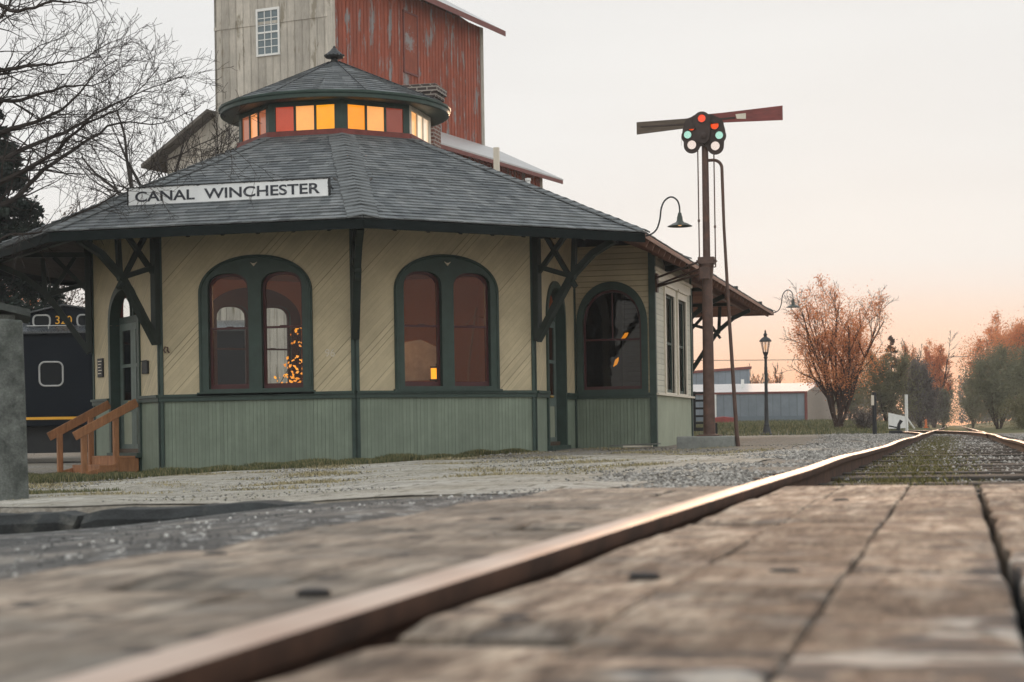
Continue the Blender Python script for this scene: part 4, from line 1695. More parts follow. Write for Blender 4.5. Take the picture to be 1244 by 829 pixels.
MAT['hipshingle'] = paint('grey hip shingles', (0.15, 0.16, 0.165), 0.85, 0.3, 3.5, bmp=0.5, spec=0.2)
for k in range(8):
    a, b = oc(RE + .01, k, ZE + .01), oc(RC, k, ZC + .005)
    d = (b - a).normalized()
    el = (oc(RE, k - 1) - oc(RE, k)).normalized(); er = (oc(RE, k + 1) - oc(RE, k)).normalized()
    na = (el - d * el.dot(d)).normalized(); nb = (er - d * er.dot(d)).normalized()
    hip(a, b, na, nb, 0.25 if k == 2 else 0.17, lift=.03)
a, b = Vector((-4.92, 51.5, ZE + .01)), Vector((-10, 46.43, 5.56))
d = (b - a).normalized(); el = Vector((0, -1, 0)); er = Vector((-1, 0, 0))
hip(a, b, (el - d * el.dot(d)).normalized(), (er - d * er.dot(d)).normalized(), .17)
hip(Vector((-10, 46.4, 5.57)), Vector((-10, 35.2, 5.57)), Vector((.91, 0, -.41)), Vector((-.91, 0, -.41)), .17)

# ------------------------------------------------------------------ brackets
def bracket(M):
    B = lambda mb, a, b, w=.10, h=.10: mb.beam((a[0], 0, a[1]), (b[0], 0, b[1]), w, h, up=(0, 1, 0))
    mb = MB()
    mb.box(0.0, 0.115, -.06, .06, 1.56, 3.9)
    q = mb.build('bracket', MAT['dkwood'], depot, M, bevel=0.006, seg=1)
    mb = MB()
    pts = [(0.05, 1.56), (0.40, 2.08), (0.78, 2.62), (1.22, 2.98), (1.66, 3.17)]
    for i in range(4):
        B(mb, pts[i], (pts[i + 1][0] + .01, pts[i + 1][1] + .008), .105 + .0003 * i, .13 if i < 2 else .11)
    mb.build('brace', MAT['dkwood'], q, M)
    mb = MB(); B(mb, (0.1, 2.83), (0.86, 2.60), .08, .085); mb.build('tie', MAT['dkwood'], q, M)
    mb = MB(); B(mb, (0.1, 2.74), (0.66, 3.32), .075, .075); mb.build('strut', MAT['dkwood'], q, M)
    mb = MB(); B(mb, (0.86, 2.44), (0.28, 3.32), .07, .08); mb.build('strut', MAT['dkwood'], q, M)
    mb = MB(); B(mb, (0.82, 2.6), (0.86, 3.3), .085, .07); mb.build('strut', MAT['dkwood'], q, M)
    mb = MB(); B(mb, (0.05, 3.36), (2.0, 3.36), .09, .10); mb.build('lookout', MAT['dkwood'], q, M)
    return q


for k in (7, 0, 1, 2, 3):
    p = oc(RW + .02, k)
    d = (p - OC).normalized()
    bracket(Matrix.Translation((p.x, p.y, 0)) @ Matrix.Rotation(math.atan2(d.y, d.x), 4, 'Z'))
for y in (43.6, 49.2):
    bracket(Matrix.Translation((XW + .02, y, 0)))
# plate timbers that the brackets carry
for k in range(0, 3):
    a, b = oc(RW + 1.62, k, 3.28), oc(RW + 1.62, k + 1, 3.28)
    mb = MB(); mb.beam(a, b, .10, .12); mb.build('eave_beam', MAT['dkwood'], depot)
mb = MB(); mb.beam((XW + 1.5, 39, 3.25), (XW + 1.5, 50.6, 3.25), .10, .12); mb.build('eave_beam', MAT['rafter'], depot)

# ------------------------------------------------------------------ cupola
cup = MB()
for i in range(8):
    a, b = oc(RC - .02, i, ZC - .35), oc(RC - .02, i + 1, ZC - .35)
    cup.add([a, b, (b.x, b.y, ZC + .07), (a.x, a.y, ZC + .07)], [(0, 1, 2, 3)])
cupo = cup.build('cupola', MAT['green'], depot)
lin = {'red': (0.42, 0.055, 0.024), 'lto': (0.98, 0.40, 0.11), 'yel': (0.98, 0.37, 0.012), 'ora': (0.98, 0.30, 0.015), 'dkr': (0.20, 0.042, 0.026),
       'brn': (0.33, 0.10, 0.045), 'bor': (0.85, 0.32, 0.11), 'whi': (0.95, 0.72, 0.50), 'who': (1.0, 0.46, 0.16)}
for q, c in lin.items():
    MAT['pane_' + q] = glow(q + ' cathedral glass', c, 0.92)  # emission stands in for sunset light coming through the panes
panes = {0: ('brn', 'bor', 'brn'), 1: ('red', 'lto', 'yel'), 2: ('ora', 'lto', 'dkr'), 3: ('who', 'whi', 'whi'), 4: ('lto', 'yel', 'red'), 5: ('red', 'ora', 'lto'), 6: ('yel', 'lto', 'red'), 7: ('red', 'lto', 'yel')}
cs = (oc(RC, 1) - oc(RC, 2)).length
for k in range(8):
    M = frame(oc(RC, k), oc(RC, k + 1))
    hs = [(.13, .475, 5.44, 5.875), (.515, .86, 5.44, 5.875), (.90, 1.245, 5.44, 5.875)]
    mb = MB(); plate(mb, 0, cs, ZC - .01, 6.0, hs, y0=-0.0, y1=0.05, M=M)
    w = mb.build('window', MAT['green'] if k != 3 else MAT['creamtrim'], cupo)
    for h, c in zip(hs, panes[k]):
        mb = MB(); mb.box(h[0], h[1], 0.025, 0.03, h[2], h[3], M)
        mb.build('pane', MAT['pane_' + c], cupo)
    mb = MB(); mb.box(-.015, cs + .015, -0.04, -0.002, ZC - .06, ZC + .082, M)
    mb.build('flashing', MAT['flashing'], cupo)
# cupola roof: low cone of sixteen slopes with a round moulded eave
RR = 2.15
ZR0, ZR1 = 6.055, 6.955
NS = 16
for i in range(NS):
    a0, a1 = 2 * PI * i / NS, 2 * PI * (i + 1) / NS
    a0 -= PI / 16; a1 -= PI / 16
    e0 = (OC.x + RR * math.cos(a0), OC.y + RR * math.sin(a0), ZR0); e1 = (OC.x + RR * math.cos(a1), OC.y + RR * math.sin(a1), ZR0)
    t0 = (OC.x + .09 * math.cos(a0), OC.y + .09 * math.sin(a0), ZR1); t1 = (OC.x + .09 * math.cos(a1), OC.y + .09 * math.sin(a1), ZR1)
    roof_facet('roof_slope', e0, e1, t0, t1, parent=cupo, lift=0.022)
mb = MB()
for i in range(0, NS, 2):
    a0 = 2 * PI * i / NS - PI / 16
    mb.tube([(OC.x + (RR - .01) * math.cos(a0), OC.y + (RR - .01) * math.sin(a0), ZR0 + .02), (OC.x + .1 * math.cos(a0), OC.y + .1 * math.sin(a0), ZR1 + .02)], .012, 5)
mb.build('hip_seam', MAT['black'], cupo)
mb = MB()
prof = [(1.6, 5.965), (2.05, 5.94), (2.10, 5.925), (2.135, 5.94), (2.14, 6.0), (2.165, 6.02), (2.17, 6.055), (2.12, 6.075), (1.9, 6.12), (1.9, 6.0), (1.6, 5.98)]
n = 64
for r, z in prof:
    for j in range(n):
        mb.v.append((OC.x + r * math.cos(2 * PI * j / n), OC.y + r * math.sin(2 * PI * j / n), z))
for i in range(len(prof) - 1):
    for j in range(n):
        j2 = (j + 1) % n
        mb.f.append((i * n + j, i * n + j2, (i + 1) * n + j2, (i + 1) * n + j))
mb.build('eave_moulding', MAT['green'], cupo, smooth=True)
mb = MB()
mb.lathe([(.12, 6.93), (.11, 6.97), (.07, 6.99), (.06, 7.03), (.10, 7.045), (.17, 7.055), (.185, 7.085), (.16, 7.10), (.135, 7.14), (.10, 7.17), (.065, 7.2), (.05, 7.225), (.028, 7.24), (.03, 7.26), (.0, 7.285)], 24, (OC.x, OC.y, 0))
for i in range(14):
    a = 2 * PI * i / 14
    mb.lathe([(0, -.02), (.02, -.01), (.022, .01), (0, .03)], 8, (OC.x + .175 * math.cos(a), OC.y + .175 * math.sin(a), 7.09))
mb.build('finial', MAT['blackiron'], cupo, smooth=True)

# ------------------------------------------------------------------ chimney and pipes on the depot
mb = MB()
cxx, cyy = -10.32, 35.05
mb.box(cxx - .30, cxx + .30, cyy - .25, cyy + .25, 4.8, 6.62)
ch = mb.build('chimney', MAT['brick'], depot)
mb = MB()
mb.box(cxx - .33, cxx + .33, cyy - .28, cyy + .28, 6.62, 6.70)
mb.box(cxx - .37, cxx + .37, cyy - .32, cyy + .32, 6.70, 6.80)
mb.box(cxx - .41, cxx + .41, cyy - .36, cyy + .36, 6.80, 6.93)
mb.box(cxx - .36, cxx + .36, cyy - .31, cyy + .31, 6.93, 6.97)
MAT['sootbrick'] = MAT['brick'].copy()
MAT['sootbrick'].node_tree.nodes['Brick Texture'].inputs['Color1'].default_value = (0.075, 0.05, 0.045, 1)
MAT['sootbrick'].node_tree.nodes['Brick Texture'].inputs['Color2'].default_value = (0.05, 0.04, 0.038, 1)
mb.build('chimney_cap', MAT['sootbrick'], ch)
mb = MB(); mb.box(-9.36, -9.25, 37.0, 37.1, 5.0, 5.99)
mb.build('vent_pipe', MAT['creamtrim'], depot)
mb = MB(); mb.lathe([(.05, 4.8), (.05, 5.24), (.065, 5.25), (.065, 5.30), (0, 5.31)], 14, (-8.62, 37.0, 0))
mb.build('vent_pipe', MAT['white'], depot, smooth=True)

# house number beside the left window, small iron ornament
Mb = frame(oc(RW, 1), oc(RW, 2))
add_text('house_number', '96', 0.125, MAT['cream_light'] if 'cream_light' in MAT else MAT['creamtrim'], depot, Mb @ Matrix.Translation((SIDE - .43, -0.006, 1.33)), width=.17)
mb = MB()
mb.tube([(0.12, -.03, 1.40), (0.10, -.05, 1.45), (0.13, -.06, 1.50), (0.17, -.05, 1.49), (0.16, -.04, 1.44), (0.19, -.04, 1.40)], .014, 6, M=Mb)
tag(mb.build('wall_ornament', MAT['iron']), 'tiny rusty iron ornament on the cream siding left of the twin window', 'ornament')
Ma = frame(oc(RW, 0), oc(RW, 1))
mb = MB(); mb.box(2.66, 2.93, -0.04, -0.002, 1.08, 1.30, Ma); mb.box(2.65, 2.94, -0.05, -0.04, 1.29, 1.31, Ma)
tag(mb.build('junction_box', MAT['black'], bevel=.006), 'small black box fixed to the siding right of the side door', 'wall box')
t_ = tag(empty('notice_plaque', tuple(Ma @ Vector((.44, 0, 1.26)))), 'narrow dark plaque with pale lettering left of the side door', 'plaque')
mb = MB(); mb.box(.30, .58, -0.03, -0.002, 1.10, 1.44, Ma); mb.build('board', MAT['black'], t_)
for i in range(5):
    mb = MB(); mb.box(.34 + .02 * (i % 2), .54 - .03 * ((i * 7) % 3), -0.034, -0.030, 1.38 - i * .055, 1.395 - i * .055, Ma); mb.build('text_line', MAT['creamtrim'], t_)

# lit lamps inside
def lamp_inside(loc, energy, col, r):
    l = bpy.data.lights.new('lamp_light', 'POINT'); l.energy = energy; l.color = col; l.shadow_soft_size = r
    o = bpy.data.objects.new('lamp_light', l); COL.objects.link(o); o.matrix_basis = Matrix.Translation(loc)
    return o


def pendant(loc, label, energy=30):
    t_ = tag(empty('pendant_lamp', loc), label, 'lamp', 'lit lamps inside the depot')
    mb = MB(); mb.tube([(loc[0], loc[1], 3.2), (loc[0], loc[1], loc[2] + .1)], .008, 6); mb.build('cord', MAT['black'], t_)
    mb = MB(); mb.lathe([(.03, .14), (.04, .10), (.13, .0), (.12, 0), (.03, .09), (.02, .13)], 20, loc); mb.build('lamp_shade', MAT['pane_bor'], t_, smooth=True)
    mb = MB(); mb.lathe([(0, -.06), (.035, -.04), (.045, 0), (.03, .04), (0, .07)], 14, loc); mb.build('bulb', MAT['bulb'], t_, smooth=True)
    l = lamp_inside((loc[0], loc[1], loc[2] - .12), energy, (1, .62, .34), .08)
    l.parent = t_; l.matrix_basis = Matrix.Translation((0, 0, -.12))


MAT['bulb'] = glow('lit bulb', (1.0, 0.6, 0.25), 3.0)
pendant((-11.3, 32.0, 2.55), 'lit pendant lamp hanging in the middle of the octagonal waiting room', 62)
pendant((-13.9, 31.4, 2.35), 'small lit pendant lamp seen through the arched light of the side door', 10)
lt = tag(empty('lantern', (-8.75, 30.3, 1.0)), 'small square glowing orange lantern in the right twin window', 'lantern', 'lit lamps inside the depot')
mb = MB(); mb.box(-8.83, -8.67, 30.24, 30.36, .93, 1.12); mb.build('lantern_glass', glow('orange lantern glass', (1.0, .33, .02), 1.6), lt)
mb = MB(); mb.box(-8.85, -8.65, 30.22, 30.38, .90, .93); mb.box(-8.84, -8.66, 30.23, 30.37, 1.12, 1.15); mb.tube([(-8.75, 30.3, 1.15), (-8.75, 30.3, 1.2)], .01, 6)
mb.tube([(-8.75, 30.3, .9), (-8.75, 30.3, -.2)], .03, 8)
mb.build('lantern_frame', MAT['black'], lt)

# added emissive leaves and bay chips for orange window glints, a pale reflection shape
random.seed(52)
gr_ = tag(empty('leaf_glint_standin', (-10.6, 28.6, 1.5)), 'orange glowing leaves added inside the right sash of the left twin window for glints on its glass', 'glint stand-in')  # emissive leaves added in place of orange glints on the window
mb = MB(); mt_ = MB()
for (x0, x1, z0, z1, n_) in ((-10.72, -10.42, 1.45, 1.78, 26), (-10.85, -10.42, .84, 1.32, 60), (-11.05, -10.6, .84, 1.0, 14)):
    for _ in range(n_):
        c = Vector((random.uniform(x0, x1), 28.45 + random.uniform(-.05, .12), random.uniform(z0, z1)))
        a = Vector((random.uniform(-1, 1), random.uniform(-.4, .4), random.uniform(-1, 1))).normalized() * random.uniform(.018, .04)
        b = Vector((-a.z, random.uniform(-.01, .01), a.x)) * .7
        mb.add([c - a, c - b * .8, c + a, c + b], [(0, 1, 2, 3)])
MAT['amberglint'] = glow('amber leaf glint', (1.0, .24, .02), 1.3, var=.7)
mb.build('leaves', MAT['amberglint'], gr_)  # added leaf shapes that stand in for the orange glints
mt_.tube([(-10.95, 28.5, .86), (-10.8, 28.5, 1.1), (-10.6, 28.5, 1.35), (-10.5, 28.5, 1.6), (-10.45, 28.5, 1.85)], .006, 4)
mt_.build('glint_string', MAT['black'], gr_)
for (x, z, w_, h_, rot, lab) in ((-6.12, 1.80, .085, .06, .3, 'upper'), (-6.30, 1.30, .10, .05, .75, 'lower')):  # glowing chips added where the bay glass would glint orange
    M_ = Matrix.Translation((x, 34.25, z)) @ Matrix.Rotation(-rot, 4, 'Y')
    t_ = tag(empty('amber_glint', (x, 34.25, z)), lab + ' of two glowing amber chips added inside the arched bay window for glints on its glass', 'lamp')
    mb = MB(); mb.prism([(-w_, -h_ * .6), (-w_ * .2, -h_ * .9), (w_ * .5, -h_ * .3), (w_, h_ * .6), (w_ * .2, h_ * .8), (-w_ * .4, h_ * .1)], (-.02, .02), M_); mb.build('glint_chip', MAT['glintglass'] if 'glintglass' in MAT else glow('amber chip glint', (1.0, .30, .02), 2.6), t_)
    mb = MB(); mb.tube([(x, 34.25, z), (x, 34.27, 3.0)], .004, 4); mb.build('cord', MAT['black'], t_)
wbm = paint('pale reflection shape', (.42, .33, .27), .7, .25, 3)
mb = MB(); mb.prism([(0, 0), (1.35, 0), (1.35, .42), (1.2, .62), (.85, .78), (.45, .72), (.2, .5), (.05, .2)], (0, .04), Matrix.Translation((-10.75, 33.2, 1.0)))
tag(mb.build('pale_reflection', wbm), 'pale rounded shape added behind the right twin window for a reflection in its glass', 'board')  # pale shape added to stand for a reflection in the glass
t_ = tag(empty('coat_stand', (-8.9, 31.0, -.2)), 'thin leaning wooden coat stand inside the right twin window', 'coat stand')
mb = MB(); mb.tube([(-8.45, 31, -.2), (-8.35, 31, 1.2), (-8.2, 31, 2.2)], .02, 8); mb.build('pole', MAT['stepwood'], t_)
mb = MB(); mb.tube([(-8.4, 31, 1.9), (-8.22, 30.95, 2.05), (-8.0, 31, 2.0)], .012, 6); mb.build('arm', MAT['stepwood'], t_)

# ------------------------------------------------------------------ name sign on the roof
sg = tag(empty('station_name_sign', (-11.23, 27.05, 3.74)), 'long white station name board with black lettering standing on the roof edge', 'sign')
Ms = Matrix.Translation((-11.235, 27.03, 3.885)) @ Matrix.Rotation(R_(0.0), 4, 'Y')
W2 = 1.71


def sign_mat():
    m, t, b = new_mat('chipped white sign paint')
    co = nn(t, 'ShaderNodeTexCoord')
    s_ = nn(t, 'ShaderNodeSeparateXYZ'); t.links.new(co.outputs['Object'], s_.inputs[0])
    ez = mth(t, 'DIVIDE', mth(t, 'ABSOLUTE', s_.outputs['Z']), 0.145)
    ex_ = mth(t, 'SUBTRACT', mth(t, 'DIVIDE', mth(t, 'ABSOLUTE', s_.outputs['X']), 0.145), (W2 - .145) / .145)
    e = mth(t, 'MAXIMUM', ez, ex_)
    n = noise(t, co.outputs['Object'], 11, 6, 0.75)
    v = mth(t, 'ADD', e, mth(t, 'MULTIPLY', mth(t, 'SUBTRACT', n, 0.5), 0.75))
    mask = ramp(t, [(0.99, 0.0), (1.02, 1.0)], v)
    base = ramp(t, [(0.3, (0.68, 0.70, 0.72)), (0.7, (0.82, 0.83, 0.83))], noise(t, co.outputs['Object'], 3, 5))
    t.links.new(mixc(t, mask.outputs[0], base.outputs[0], (0.03, 0.035, 0.045)), b.inputs['Base Color'])
    b.inputs['Roughness'].default_value = 0.6
    return m


mb = MB(); mb.box(-W2, W2, 0, .04, -.145, .145); mb.build('sign_board', sign_mat(), sg, Ms)
mb = MB(); mb.box(-W2 - .02, W2 + .02, -.012, .05, .145, .158); mb.box(-W2 - .02, W2 + .02, -.012, .05, -.158, -.145)
mb.box(-W2 - .02, -W2, -.012, .05, -.145, .145); mb.box(W2, W2 + .02, -.012, .05, -.145, .145)
mb.build('sign_frame', MAT['black'], sg, Ms)


def letter_mat():
    m, t, b = new_mat('worn black sign lettering')
    co = nn(t, 'ShaderNodeTexCoord')
    n = noise(t, co.outputs['Object'], 16, 5, 0.75)
    t.links.new(ramp(t, [(0.56, (0.012, 0.016, 0.028)), (0.68, (0.30, 0.31, 0.33))], n).outputs[0], b.inputs['Base Color'])
    return m


add_text('lettering', 'CANAL  WINCHESTER', 0.168, letter_mat(), sg, Ms @ Matrix.Translation((-.01, -0.004, 0.0)), width=3.16, extrude=.002, offset=.018)
for x in (-1.66, -.4, .3, 1.66):
    mb = MB(); mb.tube([(x, .06, -.14), (x, .06, -.22)], .018, 6); mb.tube([(x, .05, .1), (x, .38, 0.02)], .012, 6)
    mb.build('sign_bracket', MAT['black'], sg, Ms)

# ------------------------------------------------------------------ steps at the side door
st = tag(empty('wooden_steps', tuple(Ma @ Vector((1.72, -.7, -.7)))), 'orange brown wooden porch steps with sloping handrails at the left side door', 'steps')
def stp(name, *a, **k):
    mb = MB()
    if name in ('post', 'handrail', 'stringer', 'brace'):
        mb.beam(*a, M=Ma, **k)
    else:
        mb.box(*a, M=Ma)
    return mb.build(name, MAT['stepwood'], st, bevel=.005, seg=1)


GZ = -0.70
stp('landing', .98, 2.46, -.42, -.1, -.36, -.32)
stp('side_panel', 2.40, 2.455, -.39, -.04, -.72, -.36)
stp('side_panel', .985, 1.04, -.39, -.04, -.72, -.36)
stp('riser', .98, 2.46, -.42, -.39, -.68, -.36)
stp('tread', .98, 2.46, -.74, -.42, -.51, -.47)
stp('riser', .98, 2.46, -.74, -.71, -.72, -.51)
stp('tread', .98, 2.46, -1.06, -.74, -.64, -.60)
for s in (1.0, 2.44):
    stp('handrail', (s, -.05, .60), (s, -1.16, .03), .04, .15)
    for y_, zt in ((-.42, .37), (-.98, .08)):
        stp('post', (s + (.05 if s < 2 else -.05), y_, GZ), (s + (.05 if s < 2 else -.05), y_, zt), .09, .09)
    stp('stringer', (s, -.42, -.50), (s, -1.12, -.68), .04, .12)

# ------------------------------------------------------------------ helper: a point on the plan at a bearing (photo column) and distance
def at(px, d, z=0.0):
    v = FWD * d + RGT * ((px - 622) / 2200 * d)
    return Vector((v.x, v.y, z))


def zat(py, px, d):
    """height of something seen at this row, d metres off"""
    hor = 524.25 + (622 - px) * math.tan(ROLL)
    return (hor - py) / 2200 * d


# ------------------------------------------------------------------ gooseneck lamps on the eave
def gooseneck(loc, rz, label):
    t_ = tag(empty('gooseneck_lamp', loc, rz), label, 'outdoor lamp', 'gooseneck lamps on the eave')
    M = Matrix.Translation(loc) @ Matrix.Rotation(rz, 4, 'Z')
    ctrl = [(-.10, -.02), (.02, .0), (.12, .03), (.21, .11), (.265, .27), (.29, .45), (.35, .58), (.455, .64), (.55, .59), (.59, .49), (.595, .36)]
    pts = []
    for i in range(len(ctrl) - 1):
        p0 = ctrl[max(0, i - 1)]; p1 = ctrl[i]; p2 = ctrl[i + 1]; p3 = ctrl[min(len(ctrl) - 1, i + 2)]
        for u in (0, .25, .5, .75):
            f = lambda a, b, c, d: .5 * (2 * b + (c - a) * u + (2 * a - 5 * b + 4 * c - d) * u * u + (3 * b - a - 3 * c + d) * u ** 3)
            pts.append((f(p0[0], p1[0], p2[0], p3[0]), 0, f(p0[1], p1[1], p2[1], p3[1])))
    pts.append((.595, 0, .36))
    mb = MB(); mb.tube(pts, .014, 8, M=M); mb.build('arm', MAT['blackiron'], t_, smooth=True)
    mb = MB(); mb.lathe([(.018, .38), (.03, .37), (.034, .33), (.045, .31), (.052, .24), (.075, .215), (.12, .20), (.165, .175), (.205, .155), (.205, .149), (.16, .165), (.07, .20), (.02, .22)], 28, (.595, 0, 0), M)
    mb.build('lamp_shade', MAT['shade'], t_, smooth=True)
    mb = MB(); mb.lathe([(0, .155), (.03, .165), (.04, .19), (.02, .215), (0, .22)], 14, (.595, 0, 0), M); mb.build('bulb', MAT['bulbdim'], t_, smooth=True)
    return t_


MAT['shade'] = paint('dark green enamel', (0.035, 0.045, 0.035), 0.35, 0.2, 6)
MAT['bulbdim'] = glow('warm bulb', (1.0, .5, .2), 0.8)
gooseneck((-4.95, 29.66, 3.20), AL, 'black gooseneck lamp on the near roof corner, left of the semaphore mast')
gooseneck((-4.95, 51.3, 3.22), AL, 'small gooseneck lamp on the far end of the depot eave above the street lamp')

# ------------------------------------------------------------------ semaphore signal
SX, SY = -4.16, 31.5
blk = MB(); blk.box(-4.70, -3.72, 31.22, 31.85, -.55, -.135)
tag(blk.build('concrete_block', MAT['concrete'], bevel=.02), 'low grey concrete block under the semaphore mast beside the gravel', 'concrete block')
sem = tag(empty('semaphore_signal', (SX, SY, -.135)), 'tall brown railway semaphore with two blades, coloured spectacle lenses and a leaning stay pipe', 'signal')
S0 = Matrix.Translation((SX, SY, 0))
mb = MB()
mb.tube([(0, 0, -.14), (0, 0, -.11), (0, 0, -.10), (0, 0, .5), (-.0, 0, 2.75)], [.17, .17, .105, .10, .088], 20, M=S0)
mb.box(-.2, .2, -.2, .2, -.136, -.115, S0)
mast = mb.build('mast', MAT['iron'], sem, smooth=True)
mb = MB(); mb.tube([(0, 0, 2.7), (0, 0, 5.25)], [.066, .056], 16, M=S0)
mb.build('mast', MAT['iron'], sem, smooth=True)
mb = MB()
mb.box(-.14, .14, -.13, .13, 2.86, 2.98, S0)
mb.box(-.17, .17, -.10, .10, 2.90, 2.93, S0)
mb.tube([(0, 0, 2.62), (0, 0, 2.86)], [.10, .125], 16, M=S0)
mb.box(-.10, .06, -.17, -.09, 2.60, 2.80, S0)
mb.tube([(-.12, -.08, 2.55), (-.12, -.08, 3.0)], .012, 6, M=S0)
mb.build('crank_bracket', MAT['iron'], sem)
for dy, z1, z2 in ((-.07, 2.93, 2.86), (.07, 2.82, 2.74), (0.02, 2.72, 2.70)):
    mb = MB(); mb.tube([(SX - .05, SY + dy, z1), (XB + .03, YF + .12 + dy, z2)], .022, 8)
    mb.build('tie_rod', MAT['iron'], sem, smooth=True)
mb = MB(); mb.box(XB, XB + .06, YF + .02, YF + .22, 2.6, 2.95); mb.build('wall_plate', MAT['iron'], sem)
for x, z0, z1 in ((-.115, 2.98, 4.85), (.165, 2.80, 4.80)):
    mb = MB(); mb.tube([(x, -.09, z0), (x, -.09, z1)], .012, 6, M=S0); mb.lathe([(0, -.03), (.02, -.02), (.02, .02), (0, .03)], 8, (x, -.09, (z0 + z1) / 2 - .3), S0)
    if x > 0:
        mb.tube([(x, -.09, 2.80), (x - .1, -.09, 2.80)], .01, 6, M=S0)
    mb.build('operating_rod', MAT['iron'], sem)
mb = MB()
arc = [(0.03, 0, 4.67), (.14, 0, 4.67)] + [(.14 + .15 * math.sin(a), 0, 4.52 + .15 * math.cos(a)) for a in frange(0, PI / 2, 8)[1:]] + [(.31, .0, 3.5), (.37, .02, 2.0), (.47, .05, -.1), (.50, .06, -.42)]
mb.tube(arc, [.028] * 2 + [.028] * 8 + [.026, .03, .036, .04], 10, M=S0)
mb.tube([(.50, .06, -.38), (.50, .06, -.45)], .07, 10, M=S0)
mb.build('stay_pipe', MAT['iron'], sem, smooth=True)

u_ = .01436


def sp(px, py):
    return ((px - 855.3) * u_, (168 - py) * u_ + 5.06)


def spectacle(circs, holes, y0, name='spectacle'):
    cc = [(*sp(a, b), r * u_) for a, b, r in circs]
    hh = [(*sp(a, b), r * u_) for a, b, r in holes]
    x0 = min(c[0] - c[2] for c in cc); x1 = max(c[0] + c[2] for c in cc)

    def top(x):
        v = [c[1] + math.sqrt(max(0, c[2] ** 2 - (x - c[0]) ** 2)) for c in cc if abs(x - c[0]) <= c[2] + 1e-6]
        return max(v) if v else cc[0][1]

    def bot(x):
        v = [c[1] - math.sqrt(max(0, c[2] ** 2 - (x - c[0]) ** 2)) for c in cc if abs(x - c[0]) <= c[2] + 1e-6]
        return min(v) if v else cc[0][1]
    holes_ = [(h[0] - h[2], h[0] + h[2], (lambda x, h=h: h[1] - math.sqrt(max(0, h[2] ** 2 - (x - h[0]) ** 2))), (lambda x, h=h: h[1] + math.sqrt(max(0, h[2] ** 2 - (x - h[0]) ** 2)))) for h in hh]
    mb = MB()
    plate(mb, x0, x1, bot, top, holes_, y0=y0, y1=y0 + .03, step=.012, M=S0)
    for h in hh:   # lens rims
        mb.tube([(h[0] + h[2] * math.cos(a), y0 - .005, h[1] + h[2] * math.sin(a)) for a in frange(0, 2 * PI, 20)], .009, 5, caps=False, M=S0)
    return mb.build(name, MAT['specplate'], sem), hh


def lens(h, mat, y, par, half=0, rr=1.0):
    mb = MB()
    r = h[2] * rr
    n = 24
    v = [(h[0] + r * math.cos(2 * PI * i / n), y, h[1] + r * math.sin(2 * PI * i / n)) for i in range(n)]
    if half:
        v = [(x, y, min(z, h[1] + half)) for x, y, z in v]
    mb.add(v + [(a, b + .006, c) for a, b, c in v], [tuple(range(n)), tuple(reversed(range(n, 2 * n)))] + [(i, (i + 1) % n, (i + 1) % n + n, i + n) for i in range(n)], S0)
    return mb.build('lens', mat, par)


MAT['specplate'] = paint('brown cast iron spectacle', (0.045, 0.03, 0.026), 0.6, 0.3, 7)
MAT['lens_teal'] = stained('teal signal glass', (0.68, 0.96, 0.91))
MAT['lens_orange'] = stained('orange signal glass', (1.0, .30, .02))
MAT['lens_red'] = glow('red signal glass', (.80, .06, .015), .9)
MAT['lens_dark'] = paint('dark signal glass', (.03, .02, .02), .2, .1, 4)
MAT['lens_clear'] = stained('clear signal glass', (.97, .94, .93))
MAT['blade_red'] = paint('faded dark red blade', (.20, .05, .045), .55, .3, 4, (1, 1, 6), dirt=(.1, .05, .045), dirt_amt=.6)
MAT['blade_dark'] = paint('weathered olive blade', (.10, .075, .055), .6, .3, 4, (1, 1, 6))
left, hl = spectacle([(840.7, 177, 10), (837.2, 166, 9.2), (839.5, 160, 10), (842, 154, 11), (849, 153, 13), (847, 164, 12), (850, 170, 9)], [(840.7, 176.8, 5.9), (835.8, 164.3, 5.1), (840.7, 155.6, 4.4)], -.14)
lens(hl[0], MAT['lens_clear'], -.125, left); lens(hl[1], MAT['lens_teal'], -.125, left); lens(hl[2], MAT['lens_orange'], -.125, left)
mb = MB(); mb.box(hl[2][0] - .07, hl[2][0] + .07, -.16, -.145, hl[2][1] - .03, hl[2][1] + .065, S0); mb.build('lens_hood', MAT['specplate'], left)
right, hr = spectacle([(868.8, 179.3, 10.2), (872.6, 167, 9.4), (870.5, 161, 10.4), (868, 155, 11.5), (861, 153, 13), (863, 165, 12), (860, 171, 9)], [(868.8, 179.1, 5.9), (873.8, 166.4, 5.2), (868.4, 154.2, 5.4)], -.10)
lens(hr[0], MAT['lens_clear'], -.085, right); lens(hr[1], MAT['lens_teal'], -.085, right); lens(hr[2], MAT['lens_orange'], -.085, right, half=.035)
mb = MB(); mb.box(hr[2][0] - .08, hr[2][0] + .08, -.115, -.10, hr[2][1] + .032, hr[2][1] + .09, S0); mb.build('lens_hood', MAT['specplate'], right)
hub, hh_ = spectacle([(853.5, 148, 10.5), (855, 158, 9), (855, 168, 8)], [(853.6, 145.9, 5.2)], -.18, 'hub_plate')
lens(hh_[0], MAT['lens_red'], -.168, hub)
mb = MB(); mb.lathe([(.0, -.05), (.05, -.04), (.06, .04), (0, .05)], 16, (0, 0, 0), S0 @ Matrix.Translation((0, -.17, 5.08)) @ Matrix.Rotation(PI / 2, 4, 'X')); mb.build('pivot', MAT['specplate'], hub, smooth=True)
# blades
def blade(p, mat, y):
    mb = MB()
    mb.prism([sp(a, b) for a, b in p], (y, y + .018), S0)
    return mb.build('blade', mat, sem)


